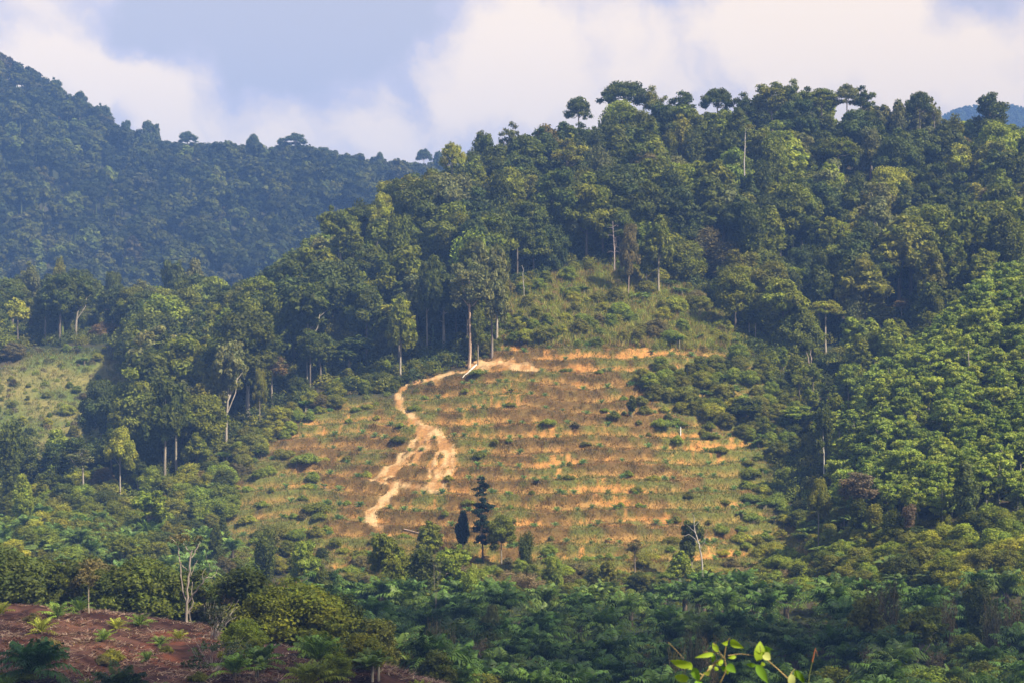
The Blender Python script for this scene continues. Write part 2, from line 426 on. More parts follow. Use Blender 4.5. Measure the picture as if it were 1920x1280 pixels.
def bark_mat(name):
    m = bpy.data.materials.new(name); m.use_nodes = True; nt = m.node_tree
    p = nt.nodes['Principled BSDF']; p.inputs['Roughness'].default_value = .85
    at = N(nt, 'ShaderNodeAttribute', attribute_name='Col'); oi = N(nt, 'ShaderNodeObjectInfo')
    c = mixc(nt, 1.0, oi.outputs['Color'], at.outputs['Color'], 'MULTIPLY')
    tco = N(nt, 'ShaderNodeTexCoord'); mp = N(nt, 'ShaderNodeMapping'); mp.inputs['Scale'].default_value = (3, 3, .5)
    nt.links.new(tco.outputs['Object'], mp.inputs[0]); nz = N(nt, 'ShaderNodeTexNoise', i_Scale=1.2, i_Detail=4.0); nt.links.new(mp.outputs[0], nz.inputs['Vector'])
    r = N(nt, 'ShaderNodeMapRange'); nt.links.new(nz.outputs['Fac'], r.inputs['Value'])
    for k, v in zip(('From Min', 'From Max', 'To Min', 'To Max'), (.3, .7, .55, 1.35)): r.inputs[k].default_value = v
    sc = N(nt, 'ShaderNodeVectorMath', operation='SCALE'); nt.links.new(c, sc.inputs[0]); nt.links.new(r.outputs[0], sc.inputs['Scale'])
    nt.links.new(sc.outputs[0], p.inputs['Base Color'])
    return m
def earth_mat(name, grain=.9, bump=.6):
    m = bpy.data.materials.new(name); m.use_nodes = True; nt = m.node_tree
    p = nt.nodes['Principled BSDF']; p.inputs['Roughness'].default_value = .95; p.inputs['Specular IOR Level'].default_value = .15
    at = N(nt, 'ShaderNodeAttribute', attribute_name='Col'); tco = N(nt, 'ShaderNodeTexCoord')
    nz = N(nt, 'ShaderNodeTexNoise', i_Scale=grain, i_Detail=6.0, i_Roughness=.65); nt.links.new(tco.outputs['Object'], nz.inputs['Vector'])
    r = N(nt, 'ShaderNodeMapRange'); nt.links.new(nz.outputs['Fac'], r.inputs['Value'])
    for k, v in zip(('From Min', 'From Max', 'To Min', 'To Max'), (.3, .7, .62, 1.3)): r.inputs[k].default_value = v
    sc = N(nt, 'ShaderNodeVectorMath', operation='SCALE'); nt.links.new(at.outputs['Color'], sc.inputs[0]); nt.links.new(r.outputs[0], sc.inputs['Scale'])
    nt.links.new(sc.outputs[0], p.inputs['Base Color'])
    bp = N(nt, 'ShaderNodeBump'); bp.inputs['Distance'].default_value = .35; bp.inputs['Strength'].default_value = bump
    nt.links.new(nz.outputs['Fac'], bp.inputs['Height']); nt.links.new(bp.outputs[0], p.inputs['Normal'])
    return m
M_LEAF = leaf_mat('foliage'); M_PALM = leaf_mat('palm_fronds', .5, .22, .25); M_DRY = leaf_mat('dry_grass', .8, .3, .1)
M_BARK = bark_mat('bark'); M_EARTH = earth_mat('earth'); M_PATH = earth_mat('trodden_earth', 1.6, .4)

# ------------------------------------------------------------------ the ground
def lerp(a, b, t): return a * (1 - t) + b * t
def ground_colors():
    X, Y = GX, GY; px, py = AT['px'], AT['py']
    t = lambda c: np.array(c)[None, None]
    n1 = fbm(X / 9, Y / 9)[..., None]; n2 = fbm(X / 2.1, Y / 2.1, 3)[..., None]; n3 = fbm(X / 30 + 9, Y / 30)[..., None]
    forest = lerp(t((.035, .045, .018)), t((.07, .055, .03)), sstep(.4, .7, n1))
    drygr = lerp(t((.165, .10, .032)), t((.25, .165, .052)), sstep(.35, .65, n2))
    green = lerp(t((.11, .14, .028)), t((.19, .20, .040)), n2)
    side = np.maximum(sstep(1120, 1420, px), sstep(640, 400, px))[..., None] * .24 + np.maximum(sstep(1000, 1060, py), 0)[..., None] * .14
    orange = lerp(t((.46, .20, .050)), t((.54, .28, .085)), n2)
    redbr = t((.33, .155, .075))
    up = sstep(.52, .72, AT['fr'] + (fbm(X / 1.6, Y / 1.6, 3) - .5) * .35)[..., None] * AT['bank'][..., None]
    tan = lerp(t((.34, .18, .052)), t((.46, .27, .085)), n2)
    low = (sstep(.36, .46, AT['fr'] + (n2[..., 0] - .5) * .12) * (1 - sstep(.58, .72, AT['fr'] + (n2[..., 0] - .5) * .2)))[..., None]
    bench = 1 - sstep(.30, .44, AT['fr'])[..., None] * (1 - sstep(.93, 1.0, AT['fr'])[..., None])
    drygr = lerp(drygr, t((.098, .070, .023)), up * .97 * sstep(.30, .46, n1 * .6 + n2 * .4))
    gm = sstep(.47, .62, n1 + side + .10 * bench)
    c = lerp(drygr, green, gm * .75)
    c = lerp(c, lerp(tan, green, gm * .35), low * sstep(.30, .47, n1 * .6 + n2 * .4))
    # exposed soil: bank faces in the middle and on the right, a thin lip along the benches
    ex = np.zeros_like(px)
    for ax, ay, rx, ry, k in EXPOSE:
        ex = np.maximum(ex, k * np.exp(-(((px - ax) / rx) ** 2 + ((py - ay) / ry) ** 2)))
    AT['ex'] = ex
    streak = fbm(X / .8, Y / 3.5 + 3, 3)[..., None]
    b = (AT['bank'] * (0.06 + ex * .42) + ex * .14 + AT['lip'] * .12)[..., None] + low * (.22 + .35 * ex[..., None])
    e = sstep(.50, .84, b + (n1 - .5) * 1.2 + (n2 - .5) * .9 + (streak - .5) * 1.0)
    c = lerp(c, orange, e); AT['bare'] = e[..., 0]
    c = lerp(c, lerp(redbr, orange, .55), (sstep(.3, .6, AT['lip'][..., None] * .8 + (n2 - .5)) * .5))
    w = AT['w'][..., None]
    lw = AT['lw'][..., None]
    lc = lerp(t((.11, .14, .032)), t((.22, .19, .06)), sstep(.4, .62, n1))
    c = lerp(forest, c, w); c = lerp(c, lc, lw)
    pc = lerp(t((.42, .215, .075)), t((.62, .42, .21)), sstep(.38, .62, n2 * .6 + .4 * fbm(X / .7, Y / 3, 3)[..., None]))
    c = np.where(AT['w'][..., None] > .3, c * .92, c); c = lerp(c, pc * .92, AT['pw'][..., None])
    soil = lerp(t((.036, .013, .009)), t((.110, .050, .033)), sstep(.35, .65, n2 * .75 + n1 * .25))
    soil = lerp(soil, t((.17, .055, .028)), sstep(.64, .74, n1))
    c = lerp(c, soil, AT['soil'][..., None])
    return c
EXPOSE = [(1040,655,110,14,1.0),(1085,685,35,25,1.2),(1080,720,25,20,1.1),(1190,655,60,12,1.0),(1280,655,30,12,.6),(1150,690,120,12,.7),
          (900,790,120,20,.55),(1000,800,140,16,.6),(1050,860,160,22,.8),(860,905,50,30,.8),(830,870,30,50,1.0),(1120,920,90,22,.8),(1165,940,30,16,1.2),
          (1240,965,50,14,1.1),(1000,970,60,16,.7),(1340,830,50,26,.9),(1290,815,60,14,.8),(720,900,60,25,.5),(700,970,60,25,.8),(760,980,80,18,.6),
          (650,1045,40,20,.7),(1300,1010,50,30,.6),(1370,1035,70,14,.7),(1260,1085,30,14,.9),(540,1095,25,12,.9),(960,740,120,14,.45),(820,700,60,8,.5),(930,680,60,14,.9),(620,640,10,10,0)]
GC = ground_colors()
def ground_objects():
    ny, nx = GX.shape
    idx = np.arange(ny * nx).reshape(ny, nx)
    Q = np.stack([idx[:-1, :-1], idx[:-1, 1:], idx[1:, 1:], idx[1:, :-1]], -1).reshape(-1, 4)
    V = np.stack([GX, GY, GZ], -1).reshape(-1, 3); C = GC.reshape(-1, 3)
    fy = (GY[:-1, :-1] + GY[1:, 1:]).ravel() / 2; fx = (GX[:-1, :-1] + GX[1:, 1:]).ravel() / 2
    pw = AT['pw'][:-1, :-1].ravel(); w = AT['w'][:-1, :-1].ravel(); soil = AT['soil'][:-1, :-1].ravel(); lw = AT['lw'][:-1, :-1].ravel()
    reg = np.zeros(len(Q), int)                     # 0 valley
    reg[(fy >= 460)] = 1                            # forest floor
    reg[(fy >= 950)] = 5
    reg[w > .5] = 2
    reg[lw > .5] = 6
    reg[(pw > .5)] = 3
    reg[(soil > .5)] = 4
    names = ['valley_floor', 'hillside', 'terraced_hillside', 'dirt_path', 'red_soil_slope', 'mountain', 'grassy_hillside']
    for k, nm in enumerate(names):
        q = Q[reg == k]
        if not len(q): continue
        u, inv = np.unique(q.ravel(), return_inverse=True)
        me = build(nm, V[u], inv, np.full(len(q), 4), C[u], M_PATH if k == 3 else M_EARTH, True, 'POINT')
        o = bpy.data.objects.new(nm, me); COL.objects.link(o); o['kind'] = 'structure'
ground_objects()

# ------------------------------------------------------------------ plant models
R_ = np.random.default_rng
def dome(seed, R=6, H=8.5, n=36, r=.29, base=12, flat=1.0, leaf=.42, dens=7.0):
    rng = R_(seed); cl = [(0, 0, base + H * .35, R * .55, H * .45)]
    for i in range(n):
        a = i * 2.39996 + rng.uniform(-.4, .4); k = math.sqrt((i + .6) / n)
        rr = R * .86 * k * rng.uniform(.72, 1.2); z = base + H * (1 - k ** 2.2) * rng.uniform(.6, 1.15) + rng.uniform(-1.5, .6)
        cr = R * r * rng.uniform(.5, 1.35)
        cl.append((rr * math.cos(a), rr * math.sin(a), z, cr, cr * flat * rng.uniform(.62, .85)))
        if k > .6 and rng.random() < .6: cl.append((rr * math.cos(a) * .85, rr * math.sin(a) * .85, z - cr * rng.uniform(.9, 1.6), cr * .8, cr * .7))
    return cl, dict(leaf=leaf, dens=dens)
def oval(seed, R=4.2, H=12, n=34, base=8, leaf=.42, dens=7.0):
    rng = R_(seed); cl = [(0, 0, base + H * .45, R * .5, H * .36)]
    for i in range(n):
        t = (i + .5) / n; a = i * 2.39996 + rng.uniform(-.5, .5)
        prof = math.sin(min(1, t * 1.08) * math.pi * .93 + .2) ** .6
        rr = R * .75 * prof * rng.uniform(.8, 1.15); cr = R * .33 * rng.uniform(.7, 1.3)
        cl.append((rr * math.cos(a), rr * math.sin(a), base + H * t, cr, cr * rng.uniform(.7, 1.0)))
    return cl, dict(leaf=leaf, dens=dens)
def lobed(seed, R=6, H=9, base=12, k=4, leaf=.42):
    rng = R_(seed); cl = []
    for i in range(k):
        a = i * 6.283 / k + rng.uniform(-.5, .5); d = R * .5 * rng.uniform(.7, 1.2) if i else R * .1
        sub, _ = dome(seed * 9 + i, R * rng.uniform(.45, .62), H * rng.uniform(.3, .5), 11, .36, base + rng.uniform(0, 1) * H * .7)
        cl += [(x + d * math.cos(a), y + d * math.sin(a), z, r1, r2) for x, y, z, r1, r2 in sub]
    return cl, dict(leaf=leaf, dens=6.5)
def vine(seed, R=2.6, H=17, base=1.0):
    rng = R_(seed); cl = []
    n = 24; ph = rng.uniform(0, 6)
    for i in range(n):
        t = i / n; a = i * 2.4
        rr = R * (.35 + .4 * t) * rng.uniform(.4, 1); cr = R * (.40 + .25 * t) * rng.uniform(.75, 1.2)
        cl.append((rr * math.cos(a) + .5 * math.sin(t * 4 + ph), rr * math.sin(a), base + H * t, cr, cr * rng.uniform(1.0, 1.7)))
    return cl, dict(leaf=.34, dens=9, droop=.55, jit=.8, up=.05, sc=(.6, 1.35))
def umbrella(seed, R=7, base=19, n=40):
    rng = R_(seed); cl = []
    for i in range(n):
        a = i * 2.39996; k = math.sqrt((i + .5) / n); rr = R * .9 * k * rng.uniform(.85, 1.1)
        cr = R * .21 * rng.uniform(.7, 1.25)
        cl.append((rr * math.cos(a), rr * math.sin(a), base + 4.2 * (1 - k ** 2) + rng.uniform(-1.6, .5), cr, cr * .52))
    return cl, dict(leaf=.34, dens=11, core=.45, jit=.8, up=.5, sc=(.3, 1.5))
def open_crown(seed, R=5, H=9, base=13, n=42):
    rng = R_(seed); cl = []
    for i in range(n):
        d = nrm(rng.normal(size=3)); k = rng.uniform(.35, 1)
        cr = R * rng.uniform(.12, .25)
        cl.append((d[0] * R * k, d[1] * R * k, base + H / 2 + d[2] * H / 2 * k, cr * 1.15, cr * .65))
    return cl, dict(leaf=.34, dens=10, core=.35, jit=1.0, sc=(.3, 1.5))
def cone(seed, R=4.5, H=14, base=6, tiers=9):
    rng = R_(seed); cl = [(0, 0, base + H * .4, R * .35, H * .4)]
    for i in range(tiers):
        t = i / (tiers - 1.0); rr = R * (1 - t) * .8 + .3; m = max(3, int(8 * (1 - t) + 2))
        for j in range(m):
            a = j * 6.283 / m + i * .9 + rng.uniform(-.3, .3); q = rng.uniform(.7, 1.15)
            cl.append((rr * q * math.cos(a), rr * q * math.sin(a), base + H * t + rng.uniform(-.4, .4), .5 + R * .22 * (1.15 - t), .35 + R * .13 * (1.1 - t)))
    return cl, dict(leaf=.38, dens=7.5)
def scrub(seed, R=2.2, H=2.4, n=14, leaf=.13, dens=34):
    rng = R_(seed); cl = [(0, 0, H * .3, R * .55, H * .4)]
    for i in range(n):
        a = i * 2.4; k = math.sqrt((i + .6) / n); cr = R * .33 * rng.uniform(.65, 1.3)
        cl.append((R * .75 * k * math.cos(a), R * .75 * k * math.sin(a), H * .75 * (1 - k * k * .8) * rng.uniform(.7, 1.2) + .2, cr, cr * .85))
    return cl, dict(leaf=leaf, dens=dens, up=.35)

def crown_mesh(name, spec, seed, mat=None):
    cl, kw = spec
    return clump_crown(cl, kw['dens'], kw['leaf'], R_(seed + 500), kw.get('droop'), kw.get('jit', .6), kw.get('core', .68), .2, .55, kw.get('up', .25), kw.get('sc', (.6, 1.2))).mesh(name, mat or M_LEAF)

def trunk_mesh(name, spec, seed, base_r=.42, limbs=7, lean=.03):
    cl, _ = spec; rng = R_(seed + 900); cl = np.array(cl); geo = Geo()
    zs = cl[:, 2]; fork = zs.min() - .5 if zs.min() > 4 else zs.min() + (zs.max() - zs.min()) * .4
    top = zs.min() + (zs.max() - zs.min()) * .75
    fork = max(fork, 1.0)
    main = bend((0, 0, -1.5), (0, 0, fork), 7, lean * .45, rng); main[:2, :2] = 0
    tube(geo, main, np.linspace(base_r * 1.15, base_r * .68, 7) * np.array([1.35, 1.1, 1, 1, 1, 1, 1]))
    up = bend(main[-1], (main[-1][0] * 1.0, main[-1][1], top), 5, .025, rng)
    tube(geo, up, np.linspace(base_r * .68, base_r * .15, 5))
    order = rng.permutation(len(cl))[:limbs]
    for i in order:
        s = up[rng.integers(0, 3)]; e = cl[i, :3]
        tube(geo, bend(s, e, 4, .12, rng), np.linspace(base_r * .38, base_r * .1, 4), sides=4)
    return geo.mesh(name, M_BARK)

def make_kind(tag, specs, base_r=.42, limbs=7):
    out = []
    for i, sp in enumerate(specs):
        seed = hash_(tag) + i * 13
        top = max(c[2] + c[4] for c in sp[0]); rad = max(math.hypot(c[0], c[1]) + c[3] for c in sp[0])
        out.append(dict(parts=[('crown', crown_mesh(tag + '_crown', sp, seed)), ('trunk', trunk_mesh(tag + '_trunk', sp, seed, base_r, limbs))], top=top, rad=rad, low=min(c[2] - c[4] for c in sp[0])))
    return out
def hash_(s): return sum(ord(c) * (i + 3) for i, c in enumerate(s)) % 1000

KIND = {}
KIND['dome'] = make_kind('dome', [dome(1), dome(2, 6.5, 8, 34, .30, 11, 1, .34, 10), dome(3, 5.4, 9, 40, .26, 11, 1, .5, 5.5), dome(4, 7, 6.5, 38, .26, 15), dome(5, 6, 10, 30, .34, 9, 1, .38, 8), dome(6, 5, 7, 24, .33, 12, 1, .55, 5)])
KIND['oval'] = make_kind('oval', [oval(1, 4.2, 13, 38, 6), oval(2, 4.6, 13, 36, 8, .5, 5.5), oval(3, 3.6, 14, 36, 7, .34, 10)])
KIND['lobed'] = make_kind('lobed', [lobed(1, 6, 11, 8, 5, .36), lobed(2, 6.5, 11, 9, 6), lobed(3, 5.5, 13, 7, 6, .48), lobed(4, 6, 9, 12, 4, .34)])
KIND['vine'] = make_kind('vine', [vine(1), vine(2, 3.0, 14), vine(3, 2.3, 19)], .3, 2)
KIND['umbrella'] = make_kind('umbrella', [umbrella(1), umbrella(2, 6, 20, 34)], .4, 14)
KIND['open'] = make_kind('open', [open_crown(1), open_crown(2, 4.4, 8, 15, 34), open_crown(3, 5, 11, 11, 48)], .36, 16)
KIND['cone'] = make_kind('cone', [cone(1), cone(2, 3.6, 13, 5, 10)], .34, 2)

def layered(seed, base=5, H=15):
    rng = R_(seed); cl = []; z = base
    while z < base + H:
        t = (z - base) / H; R = (3.6 * (1 - t) ** .7 + .6) * (1.1 if t > .25 else .7)
        for j in range(rng.integers(2, 6)):
            a = rng.uniform(0, 6.283); q = R * rng.uniform(.35, 1.2); c = R * rng.uniform(.16, .34)
            for m in (.45, .75, 1.0): cl.append((q * m * math.cos(a), q * m * math.sin(a), z - m * .4 + rng.uniform(-.3, .3), c * (1.3 - .4 * m), c * .32))
        z += rng.uniform(.7, 1.5)
    return cl, dict(leaf=.28, dens=14, core=.4, jit=.8, up=.4, sc=(.4, 1.5))
KIND['layered'] = make_kind('layered', [layered(1), layered(4)], .32, 14)
def rubber_spec(seed):
    rng = R_(seed); cl = []
    rx, ry, hz = rng.uniform(2.4, 3.5), rng.uniform(2.4, 3.5), rng.uniform(2.6, 3.8)
    for i in range(int(rng.integers(34, 60))):
        d = nrm(rng.normal(size=3)); k = rng.uniform(.45, 1.05); r = rng.uniform(.35, .85)
        cl.append((d[0] * rx * k, d[1] * ry * k, 5.6 + d[2] * hz * k, r * 1.15, r * .65))
    return cl, dict(leaf=.25, dens=14, core=.6, jit=.8, up=.6)
KIND['rubber'] = make_kind('rubber', [rubber_spec(i) for i in (1, 2, 3, 4, 5, 6, 7)], .13, 12)
def thick(seed, R=3.4, H=6, n=34):
    rng = R_(seed); cl = [(0, 0, H * .42, R * .6, H * .38)]
    for i in range(n):
        t = (i + .5) / n; a = i * 2.39996 + rng.uniform(-.5, .5); rr = R * .74 * math.sin(min(math.pi * .96, .55 + t * 2.4)) ** .7 * rng.uniform(.7, 1.2); cr = R * rng.uniform(.20, .36)
        cl.append((rr * math.cos(a), rr * math.sin(a), .5 + H * t * .92, cr, cr * rng.uniform(.65, 1.0)))
    return cl, dict(leaf=.17, dens=26, up=.35, jit=.75)
KIND['thick'] = make_kind('thick', [thick(1), thick(2, 3.0, 7), thick(3, 3.8, 5.2, 38), thick(4, 3.2, 6.2, 30)], .12, 5)
KIND['scrub'] = make_kind('scrub', [scrub(1), scrub(2, 2.0, 3.0), scrub(3, 2.6, 2.0, 14), scrub(4, 1.6, 3.4)], .07, 5)

def palm_geo(seed, nf=30, L=4.9, stem=1.6, pairs=18, leaflet=.85, upb=.32, width=.05, dk=.85):
    rng = R_(seed); geo = Geo()
    for i in range(nf):
        a = i * 2.39996 + rng.uniform(-.2, .2); t = i / nf
        el = math.radians(lerp_(12, 86, t ** upb if upb else t) + rng.uniform(-8, 8)); l = L * rng.uniform(.85, 1.1) * (1 - .15 * t)
        s = np.linspace(0, 1, 8)
        drop = dk * rng.uniform(.65, 1.1) * l * (.35 + .65 * math.cos(el) + .12)
        hor = l * s * math.cos(el) + .22 * l * s ** 2 * math.sin(el); z = l * s * math.sin(el) - drop * s ** 2.4
        pts = np.stack([hor * math.cos(a), hor * math.sin(a), stem + z], 1)
        tint = rng.uniform(.5, 1.5); side = np.array([-math.sin(a), math.cos(a), 0])
        tube(geo, pts[::2], np.linspace(.06, .02, 4), (tint * 1.3, tint * 1.15, tint), 3)
        sp = np.linspace(.14, .99, pairs); P = np.stack([np.interp(sp, s, pts[:, k]) for k in range(3)], 1)
        tg = nrm(np.stack([np.interp(sp, s, np.gradient(pts[:, k])) for k in range(3)], 1))
        for sgn in (-1, 1):
            ll = leaflet * np.sin(np.clip(sp * 1.05, 0, 1) * np.pi) ** .5 * (L / 4.6) * rng.uniform(.85, 1.1, pairs)
            d = nrm(side * sgn + tg * .65 + np.array([0, 0, -.25]) + rng.normal(size=(pairs, 3)) * .12)
            e1 = P + d * ll[:, None] * .55 + np.array([0, 0, .04]); e2 = P + d * ll[:, None] + np.array([0, 0, -.30]) * ll[:, None]
            wv = tg * width * (L / 4.6) * 1.6
            V = np.stack([P, e1 - wv, e2, e1 + wv], 1).reshape(-1, 3)
            c = tint * rng.uniform(.8, 1.25, (pairs, 1)); hue = (1 - t) * .15
            geo.quads(V, np.arange(4 * pairs).reshape(-1, 4), np.hstack([c * (1 + hue), c, c * (1 - hue)]))
    return geo
def lerp_(a, b, t): return a + (b - a) * t
def palm_kind(tag, seeds, **kw):
    out = []
    for sd_ in seeds:
        geo = palm_geo(sd_, **kw); st = kw.get('stem', 1.6); g2 = Geo(); L = kw.get('L', 4.6)
        r = .32 * L / 4.6
        tube(g2, np.array([(0, 0, -.6), (0, 0, st * .5), (0.02, 0, st + .1), (0, 0, st + .35 * L / 4.6)]), np.array([1.2, 1.0, 1.15, .5]) * r, sides=8)
        V = geo.arrays()[0]
        out.append(dict(parts=[('frond_crown', geo.mesh(tag + '_fronds', M_PALM)), ('trunk', g2.mesh(tag + '_trunk', M_BARK))], top=float(V[:, 2].max()), rad=float(np.hypot(V[:, 0], V[:, 1]).max()), low=0))
    return out
KIND['palm'] = palm_kind('oil_palm', (1, 2, 3, 4), stem=2.2)
KIND['cornerpalm'] = palm_kind('broad_palm', (14, 15), nf=38, L=4.2, stem=.35, pairs=24, upb=.5, dk=.75)
KIND['midpalm'] = palm_kind('half_grown_palm', (5, 6, 7), nf=24, L=3.4, stem=.5, pairs=20, dk=.7)
KIND['youngpalm'] = palm_kind('young_palm', (8, 9, 10), nf=16, L=1.7, stem=.12, pairs=10, upb=.5, leaflet=.95, width=.06, dk=.55)

def banana_geo(seed):
    rng = R_(seed); geo = Geo()
    for s_ in range(3):
        ox, oy = rng.uniform(-.9, .9, 2); h = rng.uniform(1.6, 2.6)
        for i in range(8):
            a = i * 2.4 + rng.uniform(-.3, .3); el = math.radians(rng.uniform(35, 80)); l = rng.uniform(1.6, 2.4)
            s = np.linspace(0, 1, 5); hor = l * s * math.cos(el) + .15 * l * s ** 2; z = l * s * math.sin(el) - .5 * l * s ** 2.2
            c = np.stack([ox + hor * math.cos(a), oy + hor * math.sin(a), h * .6 + z], 1); side = np.array([-math.sin(a), math.cos(a), -.2])
            w = np.array([.06, .26, .30, .24, .02])[:, None]
            V = np.concatenate([c - side * w, c + side * w]); Q = [(k, k + 1, k + 6, k + 5) for k in range(4)]
            geo.quads(V, np.array(Q), np.full((4, 3), rng.uniform(.8, 1.3)))
    return geo
def banana_kind():
    out = []
    for s in (1, 2):
        geo = banana_geo(s); g2 = Geo(); tube(g2, np.array([(0, 0, -.4), (0, 0, .8), (.05, 0, 1.7)]), [.16, .13, .08]); tube(g2, np.array([(.5, .2, -.4), (.5, .2, .7), (.5, .25, 1.4)]), [.14, .12, .08])
        out.append(dict(parts=[('leaves', geo.mesh('banana_leaves', M_LEAF)), ('stem', g2.mesh('banana_stem', M_BARK))], top=3.4, rad=2.4, low=0))
    return out
KIND['banana'] = banana_kind()

def bamboo_geo(seed, n=46, H=8, R=2.4, dens=26):
    rng = R_(seed); geo = Geo(); g2 = Geo()
    for i in range(n):
        a = rng.uniform(0, 6.283); r = R * .35 * rng.random() ** .5; h = H * rng.uniform(.6, 1.05); lean = rng.uniform(.1, .5) * R / 1.6
        s = np.linspace(0, 1, 7); rr = r + lean * s ** 2 * 1.6; z = h * (s - .12 * s ** 3)
        p = np.stack([rr * np.cos(a), rr * np.sin(a), z], 1); tube(g2, p[::2], np.linspace(.045, .012, 4), sides=3)
        m = dens; t = rng.uniform(.15, 1, m); P = np.stack([np.interp(t, s, p[:, k]) for k in range(3)], 1) + rng.normal(size=(m, 3)) * np.array([.28, .28, .2])
        Nn = nrm(rng.normal(size=(m, 3))); c = rng.uniform(.6, 1.35, (m, 1)) * np.ones((1, 3))
        leaves(geo, P, Nn, .27, rng, c, .28, .5)
    return geo, g2
def bamboo_kind():
    out = []
    for s in (1, 2, 3):
        a, b = bamboo_geo(s); out.append(dict(parts=[('leaves', a.mesh('bamboo_leaves', M_DRY)), ('culms', b.mesh('bamboo_culms', M_BARK))], top=7.5, rad=3.2, low=0))
    return out
KIND['bamboo'] = bamboo_kind()

def bare_geo(seed, H=14, r=.22, depth=4, spread=.5, first=.35):
    rng = R_(seed); geo = Geo()
    def br(p, d, l, rad, k):
        pts = bend(p, p + d * l, 5, .06, rng); tube(geo, pts, np.linspace(rad, rad * .62, 5), sides=5 if k < 2 else 3)
        if k >= depth: return
        for j in range(rng.integers(2, 4)):
            q = pts[rng.integers(3, 5)]; dd = nrm(d + rng.normal(size=3) * spread + np.array([0, 0, .15])); br(q, dd, l * rng.uniform(.5, .75), rad * .55, k + 1)
    br(np.array([0, 0, -.5]), np.array([0, 0, 1.0]), H * first, r, 0)
    return geo
def bare_kind():
    out = []
    for s in (1, 2, 3):
        geo = bare_geo(s); out.append(dict(parts=[('trunk', geo.mesh('bare_branches', M_BARK))], top=float(geo.arrays()[0][:, 2].max()), rad=4, low=0))
    return out
KIND['bare'] = bare_kind()

# low-detail crowns for the far mountain, one mesh each
def far_kind():
    out = []
    for i in range(8):
        sp = [dome(40 + i, 6, 5, 15, .34, 14, 1, .62, 2.6), oval(40 + i, 4, 12, 18, 8, .62, 2.6), lobed(40 + i, 6, 8, 11, 4, .62), dome(40 + i, 5, 7, 16, .36, 12, 1, .62, 2.6)][i % 4]
        if i % 4 == 2: sp = (sp[0], dict(leaf=.6, dens=2.4))
        cl, kw = sp; geo = clump_crown(cl, kw['dens'], .66, R_(i + 70), None, .45, .85, .22, .7, .2)
        tube(geo, np.array([(0, 0, -1), (0, 0, 8), (0, 0, 14)]), [.45, .35, .25], (1.8, 1.8, 2.0), 5)
        top = max(c[2] + c[4] for c in cl)
        out.append(dict(geo=geo, parts=None, mesh=geo.mesh('mountain_tree', M_LEAF), top=top, rad=6, low=8))
    return out
KIND['far'] = far_kind()

# ------------------------------------------------------------------ placing things
LM = [("the skyline umbrella tree", 1345, 185), ("the ridge's broad dome tree", 1170, 175), ("the left shoulder's tall tree", 900, 275),
      ("the twin trunks", 925, 600), ("the pale trunk by the path", 862, 640), ("the leaning bare-stemmed tree", 1175, 490),
      ("the flat crown by the gully", 1548, 590), ("the long white trunk", 1545, 860), ("the orange bank", 1040, 655),
      ("the path's upper bend", 745, 740), ("the path's lower end", 700, 980), ("the dark layered tree", 900, 940), ("the bleached dead tree", 350, 1080),
      ("the leafless leaning tree", 1305, 1010), ("the tall left trunks", 415, 790), ("the small grassy clearing", 110, 740),
      ("the brown gully-mouth crown", 1610, 915), ("the grove's narrow pale tree", 1810, 930), ("the red soil slope", 200, 1210),
      ("the dry reed patch", 960, 1085), ("the mountain peak", 20, 110), ("the far ridge's dip", 300, 265), ("the twig in front", 1390, 1240),
      ("the fallen white log", 880, 700), ("the dark corner palm", 65, 1240), ("the hill's right end", 1890, 330), ("the grey mid-hill tree", 1630, 260),
      ("the hill's yellow crown", 1800, 290), ("the bright green round tree", 1485, 530), ("the far ridge's tallest tree", 555, 262), ("the gully bend", 1650, 700),
      ("the mountain's lower middle", 250, 450), ("the lone bright palm", 700, 1230), ("the green mound tree", 1720, 1170), ("the mop-topped creeper tree", 1750, 1040),
      ("the bottom middle palm", 895, 1260), ("the grey-leaved small tree", 923, 1150), ("the yellow-green right tree", 1860, 1060), ("the terraces' right bushes", 1400, 760),
      ("the white post", 1276, 815), ("the lone terrace tree", 1185, 762), ("the rusty bush", 198, 630), ("the bare pole tree", 817, 1100), ("the grove's top corner", 1900, 520), ("the left round tree", 42, 910), ("the path's lower fork", 830, 870)]
DIRW = ['right of', 'above right of', 'above', 'above left of', 'left of', 'below left of', 'below', 'below right of']
def where(px, py):
    b = min(LM, key=lambda l: math.hypot(l[1] - px, l[2] - py)); dx, dy = px - b[1], b[2] - py; d = math.hypot(dx, dy)
    k = int(round(math.atan2(dy, dx) / (math.pi / 4))) % 8
    q = 'right beside' if d < 22 else None
    if q: return q + ' ' + b[0]
    dw = 'just' if d < 45 else 'slightly' if d < 75 else 'somewhat' if d < 115 else 'well' if d < 180 else 'far'
    return dw + ' ' + DIRW[k] + ' ' + b[0]

